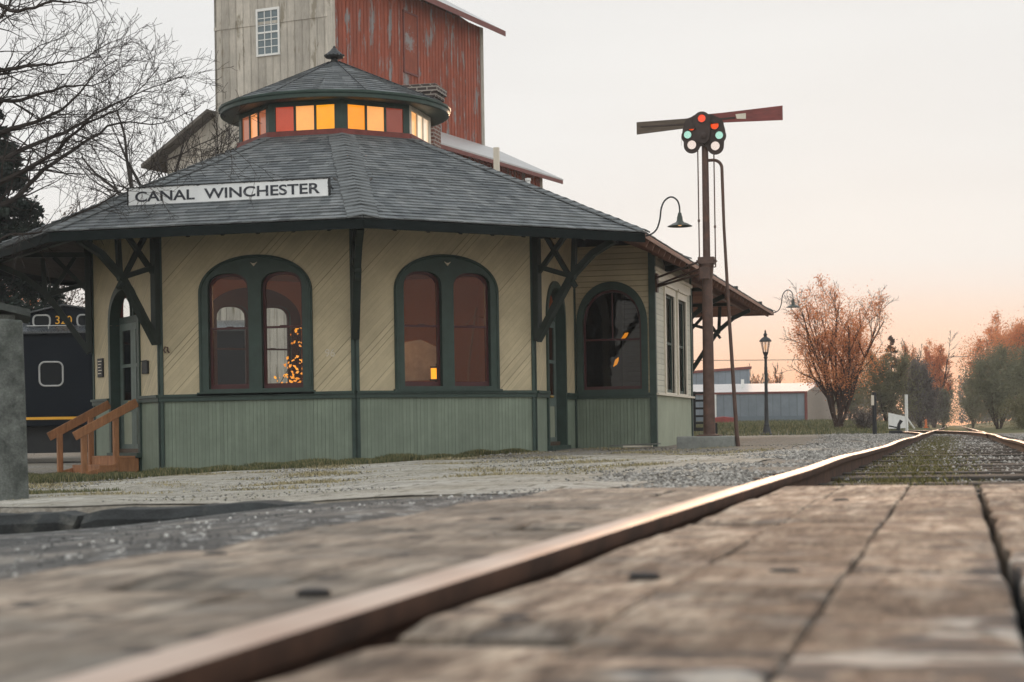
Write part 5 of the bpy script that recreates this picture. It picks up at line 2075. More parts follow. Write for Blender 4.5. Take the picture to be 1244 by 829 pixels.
bl = blade([(773, 160.3), (773, 145.2), (832, 144.2), (850, 143), (850, 156), (832, 156)], MAT['blade_dark'], -.11)
br_ = blade([(950, 152), (950, 134.6), (880, 139), (856, 140), (856, 152.4), (880, 151)], MAT['blade_red'], -.07)
mb = MB(); mb.box(*[v for v in ((sp(778, 0)[0]), sp(846, 0)[0])], -.118, -.112, sp(0, 152)[1], sp(0, 150.4)[1], S0); mb.build('blade_rib', MAT['specplate'], bl)
mb = MB(); mb.prism([sp(893.5, 142), sp(906, 141.3), sp(906, 148.2), sp(895, 147.5)], (-.078, -.071), S0); mb.build('reflector', MAT['greyplate'] if 'greyplate' in MAT else MAT['creamtrim'], br_)
mb = MB(); mb.prism([sp(858, 146), sp(893, 145), sp(893, 147), sp(858, 148)], (-.080, -.071), S0); mb.build('blade_rib', MAT['specplate'], br_)

# ------------------------------------------------------------------ baggage cart behind the bay
ct = tag(empty('baggage_cart', (-5.8, 42.0, -.33)), 'black slatted baggage cart parked against the depot wall behind the mast', 'baggage cart')
Mc = Matrix.Translation((-5.75, 42.0, 0)) @ Matrix.Rotation(AL, 4, 'Z')
mb = MB()
for x in (-.42, -.14, .13): mb.box(x - .03, x + .03, -.03, .03, -.02, .86, Mc)
mb.build('end_post', MAT['black'], ct)
for z in (.80, .62, .44, .26, .10):
    mb = MB(); mb.box(-.45, .17, -.05, -.03, z, z + .05, Mc); mb.build('slat', MAT['black'], ct)
mb = MB(); mb.box(-.5, .2, -.06, 1.6, -.06, .02, Mc); mb.build('deck', MAT['black'], ct)
for x in (-.36, .30):
    for y in (.25, 1.3):
        mb = MB(); Mw = Mc @ Matrix.Translation((x, y, -.14)) @ Matrix.Rotation(PI / 2, 4, 'Y')
        mb.tube([(.17 * math.cos(a), .17 * math.sin(a), 0) for a in frange(0, 2 * PI, 20)], .022, 6, caps=False, M=Mw)
        for q in range(8): mb.beam((0, 0, 0), (.17 * math.cos(q * PI / 4), .17 * math.sin(q * PI / 4), 0), .015, .015, M=Mw)
        mb.build('wheel', MAT['blackiron'], ct)
mb = MB(); mb.box(.30, .38, -.1, -.02, -.33, .12, Mc); mb.box(.27, .42, -.13, .01, -.33, -.2, Mc); mb.build('tow_handle', MAT['black'], ct)
# dead weeds and broken boards by the bay
t_ = tag(empty('broken_board', (-5.7, 33.4, -.3)), 'short broken grey boards lying on the gravel at the foot of the bay', 'boards')
mb = MB(); mb.box(-6.0, -5.45, 33.2, 33.28, -.33, -.30, Matrix.Rotation(0, 4, 'Z')); mb.build('board', MAT['creamtrim'], t_)
mb = MB(); mb.beam((-6.3, 33.5, -.30), (-5.3, 33.1, -.27), .09, .025); mb.build('board', MAT['concrete'], t_)

def slab(mb, q, t, M):
    mb.add(list(q) + [(a, b, c - t) for a, b, c in q], [(0, 1, 2, 3), (7, 6, 5, 4), (0, 4, 5, 1), (1, 5, 6, 2), (2, 6, 7, 3), (3, 7, 4, 0)], M)


MAT['hutroof'] = paint('mossy grey roof shingles', (.06, .068, .064), .9, .5, 8, bmp=.7)
# ------------------------------------------------------------------ gate pillar at the left edge
pc = at(0, 14.6)
Mp = Matrix.Translation((pc.x - .0, pc.y, 0)) @ Matrix.Rotation(AL + R_(15), 4, 'Z')
mb = MB()
q_ = [(-.42, -.30, -.8), (.225, -.30, -.8), (.225, .30, -.8), (-.42, .30, -.8), (-.39, -.27, .965), (.185, -.27, .945), (.19, .27, .97), (-.39, .27, .98)]
mb.add(q_, [(0, 3, 2, 1), (4, 5, 6, 7), (0, 1, 5, 4), (1, 2, 6, 5), (2, 3, 7, 6), (3, 0, 4, 7)], Mp)
tag(mb.build('gate_pillar', MAT['pillar'], bevel=.012), 'thick grey concrete pillar with a flat top at the left edge of the yard', 'pillar')
# little hut behind the pillar, only its roof corner shows
hc_ = at(-12, 21)
hut = tag(empty('small_hut', (hc_.x, hc_.y, -.7)), 'small grey hut whose weathered sloping roof corner shows just above the concrete pillar', 'hut')
Mh = Matrix.Translation((hc_.x, hc_.y, 0)) @ Matrix.Rotation(AL + R_(16), 4, 'Z')
mb = MB(); mb.box(-1.0, .30, 0, 1.2, -.9, 1.45, Mh); mb.build('wall', MAT['pillar'], hut)
mb = MB(); slab(mb, [(-.45, -.15, 1.72), (.47, -.15, 1.50), (.47, 1.3, 1.50), (-.45, 1.3, 1.72)], .08, Mh); slab(mb, [(-.45, -.15, 1.722), (-.45, 1.3, 1.722), (-1.3, 1.3, 1.5), (-1.3, -.15, 1.5)], .08, Mh)
mb.build('roof', MAT['hutroof'], hut)

# ------------------------------------------------------------------ caboose
cb = at(72, 44)
CZ = -.62
Mcb = Matrix.Translation((cb.x, cb.y, 0)) @ Matrix.Rotation(AL + R_(4), 4, 'Z')
cab = tag(empty('caboose', (cb.x, cb.y, CZ)), 'dark navy caboose with yellow sill stripe, rounded windows and numbered cupola behind the depot', 'railway car')


def rrect(x0, x1, z0, z1, r, n=6):
    p = []
    for cx__, cz__, a0 in ((x1 - r, z1 - r, 0), (x0 + r, z1 - r, PI / 2), (x0 + r, z0 + r, PI), (x1 - r, z0 + r, 1.5 * PI)):
        for i in range(n + 1):
            a = a0 + PI / 2 * i / n
            p.append((cx__ + r * math.cos(a), cz__ + r * math.sin(a)))
    return p


mb = MB(); mb.box(-4.7, 4.6, 0, 2.7, .30, 2.62, Mcb); body = mb.build('body', MAT['navy'], cab, bevel=.03)
mb = MB(); mb.box(-4.7, 4.6, -.012, 0, .46, .525, Mcb); mb.build('sill_stripe', MAT['yellow'], body)
mb = MB()
n = 12
prf = [(-.12 + (2.94) * i / n, 2.60 + .30 * math.sin(PI * i / n) ** .8) for i in range(n + 1)]
v = [(-4.85, y, z) for y, z in prf] + [(4.75, y, z) for y, z in prf] + [(-4.85, y, z - .05) for y, z in prf] + [(4.75, y, z - .05) for y, z in prf]
k = n + 1
f = [(i, i + 1, k + i + 1, k + i) for i in range(n)] + [(2 * k + i, 3 * k + i, 3 * k + i + 1, 2 * k + i + 1) for i in range(n)] + [(0, k, 3 * k, 2 * k), (n, 2 * k + n, 3 * k + n, k + n)]
mb.add(v, f, Mcb)
mb.build('roof', MAT['navyroof'], cab)


def cab_window(x0, x1, z0, z1, y, par):
    mb = MB()
    p = rrect(x0, x1, z0, z1, (x1 - x0) * .24)
    mb.tube([(a, y - .01, b) for a, b in p] + [(p[0][0], y - .01, p[0][1])], .022, 6, caps=False, M=Mcb)
    w = mb.build('window', MAT['cabframe'], par)
    mb = MB(); mb.add([(a, y - .008, b) for a, b in p], [tuple(range(len(p)))], Mcb); mb.build('pane', MAT['darkglass2'], w)


MAT['cabframe'] = paint('pale window gasket', (.42, .42, .41), .5, .15, 5)
MAT['darkglass2'] = paint('dark car glass', (.008, .01, .012), .5, .1, 2, bmp=0, spec=.15)
for x in (-2.6, -.45, 1.8):
    cab_window(x, x + .56, 1.28, 1.86, -.0, body)
mb = MB()
mb.box(-.72, .92, .35, 2.35, 2.66, 3.10, Mcb)
mb.prism([(-.72, 3.10), (.92, 3.10), (.92, 3.12), (.1, 3.24), (-.72, 3.05)], (.35, 2.35), Mcb)
cu = mb.build('cupola', MAT['navy'], cab)
mb = MB()
for x0_, z0_, x1_, z1_ in ((-.82, 3.07, .1, 3.27), (.1, 3.27, 1.02, 3.12)):
    mb.beam((x0_, 1.35, z0_), (x1_, 1.35, z1_), 2.2, .035, M=Mcb)
mb.build('cupola_roof', MAT['navyroof'], cu)
cab_window(-.64, -.24, 2.74, 3.02, .34, cu)
cab_window(.42, .84, 2.74, 3.02, .34, cu)
add_text('car_number', '320', .20, MAT['yellow'], cu, Mcb @ Matrix.Translation((.09, .335, 2.90)), width=.40)
mb = MB(); mb.tube([(-.72, -.1, 2.735), (.4, -.1, 2.735)], .012, 6, M=Mcb); mb.tube([(-.2, -.1, 2.66), (-.2, -.1, 2.735)], .012, 6, M=Mcb); mb.build('roof_rail', MAT['cabframe'], cab)
mb = MB(); mb.box(-4.7, 4.6, .3, 2.4, .05, .30, Mcb); mb.build('underframe', MAT['black'], cab)
for x in (-3.2, 3.0):
    for dx in (-.8, .8):
        mb = MB()
        mb.lathe([(0, -.07), (.42, -.07), (.42, .05), (.45, .07), (0, .07)], 24, (0, 0, 0), Mcb @ Matrix.Translation((x + dx, .45, -.12)) @ Matrix.Rotation(PI / 2, 4, 'X'))
        mb.build('wheel', MAT['blackiron'], cab, smooth=True)
    mb = MB(); mb.box(x - 1.1, x + 1.1, .28, .38, -.15, .08, Mcb); mb.box(x - .3, x + .3, .2, .4, -.3, .1, Mcb); mb.build('truck_frame', MAT['black'], cab)
mb = MB(); mb.box(-1.4, 1.2, .2, .9, -.35, .05, Mcb); mb.build('tool_box', MAT['black'], cab)

# ------------------------------------------------------------------ barn
bc = at(411, 62)
br2 = (FWD * .9056 + RGT * .424).normalized()      # along the red side
Mr = frame((bc.x, bc.y), (bc.x + br2.x, bc.y + br2.y))
wl = Vector((-br2.y, br2.x, 0))                      # along the pale side, away from the corner
WB, LB, HB = 4.81, 11.78, 16.2
Mwh = frame((bc.x + wl.x * WB, bc.y + wl.y * WB), (bc.x, bc.y))
barn = tag(empty('grain_elevator', (bc.x, bc.y, -.4)), 'tall wooden grain elevator with one pale weathered side and one flaking red side', 'barn')
GZB = -.9
mb = MB(); plate(mb, 0, LB, GZB, HB, [], y0=0, y1=.1); o = mb.build('wall', MAT['barn_red'], barn, Mr)
GAB = lambda x: HB + 1.72 * (1 - abs(2 * x / WB - 1)) - .12
mb = MB(); plate(mb, 0, WB, GZB, GAB, [], y0=0, y1=.1); mb.build('wall', MAT['barn_white'], barn, Mwh)
mb = MB(); plate(mb, 0, LB, GZB, HB, [], y0=0, y1=.1)
mb.build('wall', MAT['barn_white'], barn, frame((bc.x + wl.x * WB + br2.x * LB, bc.y + wl.y * WB + br2.y * LB), (bc.x + wl.x * WB, bc.y + wl.y * WB)))
mb = MB(); plate(mb, 0, WB, GZB, GAB, [], y0=0, y1=.1)
mb.build('wall', MAT['barn_red'], barn, frame((bc.x + br2.x * LB, bc.y + br2.y * LB), (bc.x + wl.x * WB + br2.x * LB, bc.y + wl.y * WB + br2.y * LB)))
# battens on the red side
mb = MB()
random.seed(21)
x = .2
while x < LB - .2:
    mb.box(x - .022, x + .022, -.02, 0, GZB, HB); x += .25
MAT['batten_red'] = boards('red battens', (0.34, 0.09, 0.053), 0.9, R_(90), .02, .9, .3, .85, chip=(.25, .24, .24), chip_lo=.54, streak=.25)
o = mb.build('batten', MAT['batten_red'], barn, Mr); o['kind'] = 'stuff'
mb = MB()
x = .3
while x < WB - .1:
    mb.box(x - .03, x + .03, -.02, 0, GZB, 14.3 if random.random() < .6 else HB); x += .30
mb.box(0, WB, -.03, 0, 14.32, 14.42)
o = mb.build('batten', MAT['barn_white'], barn, Mwh); o['kind'] = 'stuff'
# corner boards
mb = MB(); mb.box(-.02, .16, -.035, 0, GZB, HB, Mr); mb.box(WB - .16, WB + .03, -.035, 0, GZB, HB, Mwh); mb.build('corner_board', MAT['barn_white'], barn)
mb = MB(); mb.box(LB - .22, LB + .03, -.035, .1, GZB, HB, Mr); mb.build('corner_board', MAT['barn_white'], barn)
# roof slopes: eave overhangs the red side
mb = MB()
mb.beam((-.6, -.75, HB - .12), (-.6, WB / 2, HB + 1.75), .0001, .0001, M=Mr)
mb = MB()
def slab(mb, q, t, M):
    mb.add(list(q) + [(a, b, c - t) for a, b, c in q], [(0, 1, 2, 3), (7, 6, 5, 4), (0, 4, 5, 1), (1, 5, 6, 2), (2, 6, 7, 3), (3, 7, 4, 0)], M)


slab(mb, [(-.6, -.7, HB - .06), (LB + .7, -.7, HB - .06), (LB + .7, WB / 2, HB + 1.75), (-.6, WB / 2, HB + 1.75)], .07, Mr)
slab(mb, [(-.6, WB + .7, HB - .06), (-.6, WB / 2, HB + 1.75), (LB + .7, WB / 2, HB + 1.75), (LB + .7, WB + .7, HB - .06)], .07, Mr)
mb.build('roof', MAT['metalroof'], barn)
mb = MB(); mb.box(-.6, LB + .7, -.72, -.70, HB - .28, HB - .07, Mr); mb.build('fascia', MAT['redtrim'], barn)
# loft door with faded frame on the red side
mb = MB(); mb.box(5.15, 6.15, -.03, 0, 13.35, 15.5, Mr); d_ = mb.build('loft_door', MAT['batten_red'], barn)
mb = MB()
for a in ((5.08, 5.15, 13.3, 15.55), (6.15, 6.22, 13.3, 15.55), (5.08, 6.22, 15.5, 15.58), (5.08, 6.22, 13.27, 13.34)):
    mb.box(a[0], a[1], -.05, 0, a[2], a[3], Mr)
mb.build('door_frame', MAT['redtrim'], d_)
# window in the pale side
wx0, wx1, wz0, wz1 = WB - 2.55 - .42, WB - 2.55 + .40, 13.28, 14.78
mb = MB(); plate(mb, wx0 - .07, wx1 + .07, wz0 - .07, wz1 + .09, [(wx0, wx1, wz0, wz1)], y0=-.06, y1=0, M=Mwh)
w = mb.build('window', MAT['white'], barn)
mb = MB(); mb.box(wx0, wx1, -.025, -.015, wz0, wz1, Mwh); mb.build('pane', MAT['barnglass'] if 'barnglass' in MAT else paint('sky grey glass', (.12, .16, .18), .08, .2, 2, bmp=0), w)
mb = MB()
for i in (1, 2): mb.box(wx0 + (wx1 - wx0) * i / 3 - .014, wx0 + (wx1 - wx0) * i / 3 + .014, -.045, -.026, wz0, wz1, Mwh)
for i in (1, 2, 4, 5): mb.box(wx0, wx1, -.044, -.027, wz0 + (wz1 - wz0) * i / 6 - .013, wz0 + (wz1 - wz0) * i / 6 + .013, Mwh)
mb.box(wx0, wx1, -.05, -.02, (wz0 + wz1) / 2 - .03, (wz0 + wz1) / 2 + .03, Mwh)
mb.build('muntin', MAT['white'], w)
# left lean-to (pale) and its roof
Ml = frame((bc.x + wl.x * 6.92, bc.y + wl.y * 6.92), (bc.x + wl.x * WB, bc.y + wl.y * WB))
LT = 6.92 - WB
mb = MB(); plate(mb, 0, LT, GZB, lambda x: 10.1 + x * .62, [], y0=.05, y1=.15); lt_ = mb.build('lean_to', MAT['barn_white'], barn, Ml)
mb = MB(); plate(mb, -.0, 9.0, GZB, 10.1, [], y0=0, y1=.1)
mb.build('wall', MAT['barn_white'], lt_, frame((bc.x + wl.x * 6.92 + br2.x * 9, bc.y + wl.y * 6.92 + br2.y * 9), (bc.x + wl.x * 6.92, bc.y + wl.y * 6.92)))
mb = MB(); slab(mb, [(-.75, -.55, 9.75), (LT, -.55, 11.48), (LT, 9.3, 11.48), (-.75, 9.3, 9.75)], .13, Ml); mb.build('roof', paint('dark old roof boards', (.12, .105, .09), .8, .3, 3), lt_)
mb = MB(); mb.box(0, LT, 0.0, .05, 9.95, 10.05, Ml); mb.build('trim', MAT['barn_white'], lt_)
# right lean-to (red) with metal roof
P2 = 2.5
ro = bc - wl * P2
Mr2 = frame((ro.x, ro.y), (ro.x + br2.x, ro.y + br2.y))
mb = MB(); plate(mb, 0, 11.8, GZB, 10.1, [], y0=0, y1=.1); rt_ = mb.build('lean_to', MAT['barn_red'], barn, Mr2)
mb = MB(); plate(mb, 0, P2, GZB, lambda x: 10.1 + x * .5, [], y0=0, y1=.1)
mb.build('wall', MAT['barn_red'], rt_, frame((ro.x + br2.x * 11.8, ro.y + br2.y * 11.8), (ro.x + br2.x * 11.8 + wl.x * P2, ro.y + br2.y * 11.8 + wl.y * P2)))
mb = MB(); plate(mb, 0, P2, GZB, lambda x: 11.35 - x * .5, [], y0=0, y1=.1)
mb.build('wall', MAT['barn_red'], rt_, frame((bc.x, bc.y), (ro.x, ro.y)))
mb = MB(); slab(mb, [(-.6, -.55, 10.02), (12.7, -.55, 10.02), (12.7, P2, 11.5), (-.6, P2, 11.5)], .06, Mr2); mb.build('roof', MAT['metalroof'], rt_)
mb = MB(); mb.box(-.6, 12.65, -.56, -.53, 9.82, 9.96, Mr2); mb.build('fascia', MAT['redtrim'], rt_)
mb = MB(); mb.box(11.62, 11.84, -.03, .0, GZB, 10.1, Mr2); mb.build('corner_board', MAT['barn_white'], rt_)
mb = MB()
x = .2
while x < 11.6:
    mb.box(x - .022, x + .022, -.02, 0, GZB, 10.05); x += .25
o = mb.build('batten', MAT['batten_red'], rt_, Mr2); o['kind'] = 'stuff'

# ------------------------------------------------------------------ grey metal sheds
s0, s1 = at(800, 100), at(980, 100)
Ms_ = frame((s0.x, s0.y), (s1.x, s1.y))
LS = (s1 - s0).length
s2 = at(1012, 112)
sh = tag(empty('metal_shed', (s0.x, s0.y, .2)), 'long low grey ribbed metal shed with a pale roof and red trim beyond the depot', 'shed')
mb = MB(); plate(mb, 0, LS, .1, 1.92, [], y0=0, y1=.05); mb.build('wall', MAT['shed_wall'], sh, Ms_)
mb = MB(); mb.box(0, LS, -.02, 0, .1, .62); mb.build('base_band', paint('darker grey base', (.14, .17, .20), .5, .1, 3), sh, Ms_)
Me = frame((s1.x, s1.y), (s2.x, s2.y)); LE = (s2 - s1).length
mb = MB(); plate(mb, 0, LE, .1, lambda x: 1.92 + .62 * (1 - abs(x / LE * 2 - 1)), [], y0=0, y1=.05, step=1); mb.build('end_wall', MAT['shedend'] if 'shedend' in MAT else paint('tan end wall', (.36, .30, .26), .6, .1, 3), sh, Me)
mb = MB()
e_ = (s2 - s1)
a0 = s0 + Vector((0, 0, 1.93)); a1 = s1 + Vector((0, 0, 1.93))
mb.add([a0, a1, a1 + e_ / 2 + Vector((0, 0, .64)), a0 + e_ / 2 + Vector((0, 0, .64)), a1 + e_, a0 + e_], [(0, 1, 2, 3), (3, 2, 4, 5)])
mb.build('roof', MAT['shed_roof'], sh)
mb = MB(); mb.box(-.1, LS + .05, -.06, -.021, 1.86, 1.97, Ms_); mb.box(LS - .1, LS + .05, -.07, -.03, .1, 1.86, Ms_); mb.build('trim', MAT['redtrim'], sh)
mb = MB(); q = LS * (868 - 800) / 180; mb.box(q - .3, q + .12, -.08, -.021, .15, 1.86, Ms_); mb.build('door', MAT['white'], sh)
mb = MB(); mb.tube([at(903, 103, 1.9), at(903, 103, 2.75)], .09, 8); mb.build('vent_pipe', MAT['white'], sh)
u0, u1 = at(820, 112), at(912, 112)
Mu = frame((u0.x, u0.y), (u1.x, u1.y)); LU = (u1 - u0).length
sh2 = tag(empty('metal_shed', (u0.x, u0.y, .2)), 'taller grey metal building rising behind the roof of the low shed', 'shed')
mb = MB(); plate(mb, 0, LU, .1, lambda x: 3.35 + .28 * x / LU, [], y0=0, y1=5); mb.build('wall', MAT['shed_wall'], sh2, Mu)
mb = MB(); mb.add([(-.1, -.1, 3.34), (LU + .1, -.1, 3.63), (LU + .1, 5.1, 3.63), (-.1, 5.1, 3.34), (-.1, -.1, 3.5), (LU + .1, -.1, 3.79), (LU + .1, 5.1, 3.79), (-.1, 5.1, 3.5)], [(0, 3, 2, 1), (4, 5, 6, 7), (0, 1, 5, 4), (1, 2, 6, 5), (2, 3, 7, 6), (3, 0, 4, 7)], Mu); mb.build('roof', MAT['redtrim'], sh2)
rc = at(877, 97)
mb = MB(); Mrc = Matrix.Translation((rc.x, rc.y, .12)) @ Matrix.Rotation(AL, 4, 'Z')
mb.add([(-.75, 0, 0), (.65, 0, 0), (.8, 0, .42), (.1, 0, .5), (-.75, 0, .42), (-.75, .7, 0), (.65, .7, 0), (.8, .7, .42), (.1, .7, .5), (-.75, .7, .42)], [(0, 1, 2, 3, 4), (9, 8, 7, 6, 5), (0, 5, 6, 1), (1, 6, 7, 2), (2, 7, 8, 3), (3, 8, 9, 4), (4, 9, 5, 0)], Mrc)
tag(mb.build('red_skip', paint('faded red steel', (.26, .045, .04), .5, .2, 4), bevel=.04), 'low red open container on the ground in front of the grey shed', 'container')

# ------------------------------------------------------------------ street lamp
lp = at(931.5, 62)
LZ = gh(lp.x, lp.y)
sl_ = tag(empty('street_lamp', (lp.x, lp.y, LZ)), 'old fashioned dark post lamp with a glass lantern standing in the open yard', 'street lamp')
Mls = Matrix.Translation((lp.x, lp.y, LZ)) @ Matrix.Scale(1.0, 4)
mb = MB()
mb.lathe([(.19, 0), (.19, .05), (.15, .08), (.13, .2), (.10, .28), (.09, .32), (.10, .35), (.075, .4), (.07, .8), (.06, 1.1), (.052, 2.2), (.06, 2.3), (.05, 2.34), (.045, 2.6), (.075, 2.66), (.05, 2.70), (.09, 2.80), (.10, 2.84)], 18, M=Mls)
mb.build('post', MAT['lampiron'] if 'lampiron' in MAT else MAT['blackiron'], sl_, smooth=True)
mb = MB(); mb.lathe([(.09, 2.84), (.125, 3.0), (.16, 3.2), (.16, 3.205)], 8, M=Mls); mb.build('lantern_glass', MAT['lens_clear'], sl_)
mb = MB()
for i in range(8):
    a = 2 * PI * i / 8
    mb.tube([(.09 * math.cos(a), .09 * math.sin(a), 2.84), (.16 * math.cos(a), .16 * math.sin(a), 3.2)], .009, 5, M=Mls)
mb.lathe([(.21, 3.2), (.21, 3.23), (.15, 3.30), (.10, 3.34), (.06, 3.36), (.05, 3.40), (.075, 3.43), (.05, 3.47), (.025, 3.52), (.035, 3.55), (.0, 3.62)], 18, M=Mls)
mb.build('lantern_cap', MAT['blackiron'], sl_)
mb = MB(); mb.lathe([(0, 2.9), (.03, 2.95), (.03, 3.08), (0, 3.12)], 10, M=Mls); mb.build('bulb', MAT['bulbdim'], sl_)

# ------------------------------------------------------------------ lineside things
pp = at(1062.5, 58)
z0 = gh(pp.x, pp.y)
ps = tag(empty('black_post', (pp.x, pp.y, z0)), 'upright black wooden post with a small pale plate near its top, left of the track', 'post')
mb = MB(); mb.tube([(pp.x, pp.y, z0 - .1), (pp.x + .01, pp.y, zat(477, 1062, 58))], [.075, .065], 10); mb.build('shaft', MAT['black'], ps)
mb = MB(); zt = zat(488, 1062, 58); mb.box(pp.x - .09, pp.x - .0, pp.y - .10, pp.y - .078, zt - .12, zt + .2); mb.build('plate', MAT['creamtrim'], ps)
wb0, wb1 = at(1080, 70), at(1101, 71)
zg = zat(521, 1090, 70)
wbd = tag(empty('white_marker_board', (wb1.x, wb1.y, zg)), 'white wing shaped board on a tall braced white post beside the track', 'marker board')
mb = MB(); Mwb = frame((wb0.x, wb0.y), (wb1.x, wb1.y)); Lw = (wb1 - wb0).length
mb.prism([(0, 0), (Lw, 0.02), (Lw, .47), (0, .62)], (0, .03), Mwb @ Matrix.Translation((0, 0, zg))); mb.build('board', MAT['white'], wbd)
mb = MB(); mb.box(Lw - .02, Lw + .07, -.05, .04, zg - .15, zat(479, 1101, 70), Mwb); mb.build('post', MAT['white'], wbd)
mb = MB(); mb.beam((Lw + .05, 0, zg + .42), (Lw + .45, -.1, zg), .05, .05, M=Mwb); mb.build('brace', MAT['white'], wbd)
sp_ = at(1093, 60); z0 = gh(sp_.x, sp_.y)
z0 = zat(524, 1097, 60) - .02
sw = tag(empty('switch_stand', (sp_.x, sp_.y, z0)), 'small low black switch stand lever on the ballast near the siding rails', 'switch stand')
mb = MB(); mb.box(sp_.x - .35, sp_.x + .1, sp_.y - .12, sp_.y + .12, z0 - .1, z0 + .04); mb.build('base', MAT['black'], sw, bevel=.03)
mb = MB(); mb.tube([(sp_.x - .05, sp_.y, z0 + .05), (sp_.x - .02, sp_.y, z0 + .25), (sp_.x + .06, sp_.y, z0 + .38)], [.07, .05, .06], 8); mb.tube([(sp_.x, sp_.y, z0 + .12), (sp_.x - .35, sp_.y, z0 + .2)], .025, 6)
mb.build('lever', MAT['black'], sw)
om = at(1125, 98); mb = MB(); zo = zat(519, 1125, 98); mb.tube([(om.x, om.y, zo), (om.x, om.y, zo + .42)], [.07, .05], 8); mb.lathe([(.13, zo - .05), (.13, zo)], 10, (om.x, om.y, 0))
tag(mb.build('orange_marker', paint('faded orange plastic', (.6, .16, .05), .6, .1, 4)), 'little orange marker post by the track in front of the far brush', 'marker')
# wire
mb = MB()
w0, w1 = at(560, 150), at(1500, 150)
pts = []
for i in range(25):
    t_ = i / 24
    p = w0.lerp(w1, t_); pts.append((p.x, p.y, 6.05 - .5 * math.sin(PI * t_)))
mb.tube(pts, .028, 5)
tag(mb.build('overhead_cable', MAT['iron']), 'thin overhead cable strung across the sky behind the street lamp and trees', 'cable')
mb = MB()
for p in (w0, w1):
    pass
for nm, p in (('a', w0), ('b', w1)):
    mb = MB(); mb.tube([(p.x, p.y, 0), (p.x, p.y, 6.6)], [.14, .10], 10); mb.box(p.x - .7, p.x + .7, p.y - .05, p.y + .05, 6.0, 6.1)
    tag(mb.build('utility_pole', MAT['bark']), 'wooden utility pole carrying the overhead cable ' + ('behind the depot' if nm == 'a' else 'beyond the right hand trees'), 'pole')

# ------------------------------------------------------------------ trees
class Tree:
    def __init__(s, seed):
        s.r = random.Random(seed)
        s.mb = MB()
        s.lf = MB()
        s.tips = []

    def branch(s, p, d, L, r, lvl, maxl, kids, up=0.15, wander=0.35, ang=(25, 55), ratio=(.5, .75), nseg=5, sides=None, t0=.25, minr=.004):
        R = s.r
        p = Vector(p); d = Vector(d).normalized()
        pts = [p.copy()]; rad = [r]
        dirs = [d.copy()]
        for i in range(nseg):
            d = (d + Vector((R.uniform(-1, 1), R.uniform(-1, 1), R.uniform(-1, 1))) * wander * .5 + Vector((0, 0, up * .3))).normalized()
            p = p + d * (L / nseg)
            pts.append(p.copy()); rad.append(max(minr, r * (1 - .72 * (i + 1) / nseg))); dirs.append(d.copy())
        n = sides or (7 if lvl == 0 else 5 if lvl == 1 else 3)
        s.mb.tube(pts, rad, n, caps=False)
        if lvl >= maxl:
            s.tips.append((pts[-1], dirs[-1], L))
            if len(pts) > 3: s.tips.append((pts[len(pts) // 2], dirs[-1], L))
            return
        k = kids[min(lvl, len(kids) - 1)]
        for j in range(k):
            t_ = t0 + (1 - t0) * (j + R.random() * .8) / k
            x = min(nseg - 1e-4, t_ * nseg)
            i = int(x)
            q = pts[i].lerp(pts[i + 1], x - i)
            a = R_(R.uniform(*ang)); az_ = R.uniform(0, 2 * PI)
            dd = dirs[i]
            o1 = dd.orthogonal().normalized(); o2 = dd.cross(o1)
            nd = dd * math.cos(a) + (o1 * math.cos(az_) + o2 * math.sin(az_)) * math.sin(a)
            nd.z += up * .5
            s.branch(q, nd, L * R.uniform(*ratio) * (1 - .35 * t_), max(minr, rad[i] * .55), lvl + 1, maxl, kids, up, wander, ang, ratio, max(3, nseg - 1), None, t0, minr)

    def leaves(s, n, spread, size, flt=None):
        R = s.r
        if not s.tips: return
        for _ in range(n):
            p, d, L = R.choice(s.tips)
            if flt and not flt(p): continue
            q = p + Vector((R.gauss(0, spread), R.gauss(0, spread), R.gauss(0, spread)))
            s.leaf(q, size * R.uniform(.5, 1.4))

    def leaf(s, q, sz):
        R = s.r
        a = Vector((R.uniform(-1, 1), R.uniform(-1, 1), R.uniform(-1, 1))).normalized()
        b = a.orthogonal().normalized() * (sz * .5)
        c = a.cross(b)
        s.lf.add([q - b, q + c * .6, q + b, q - c * .6], [(0, 1, 2, 3)])

    def finish(s, name, base, label, group, bark, leafmat=None, cat='tree'):
        t_ = tag(empty(name, tuple(base)), label, cat, group)
        s.mb.build('trunk', bark, t_, smooth=True)
        if s.lf.v:
            s.lf.build('crown', leafmat, t_)
        return t_


# big bare tree whose limbs reach in from the left
T = Tree(7)
tb = at(-75, 30); tb.z = gh(tb.x, tb.y) - .1
T.branch(tb, (0.02, 0, 1), 5.2, .30, 0, 0, [0], wander=.08, sides=12, nseg=6)
T.tips = []


def PX(px, py, d): 
    v = at(px, d); v.z = zat(py, px, d); return v


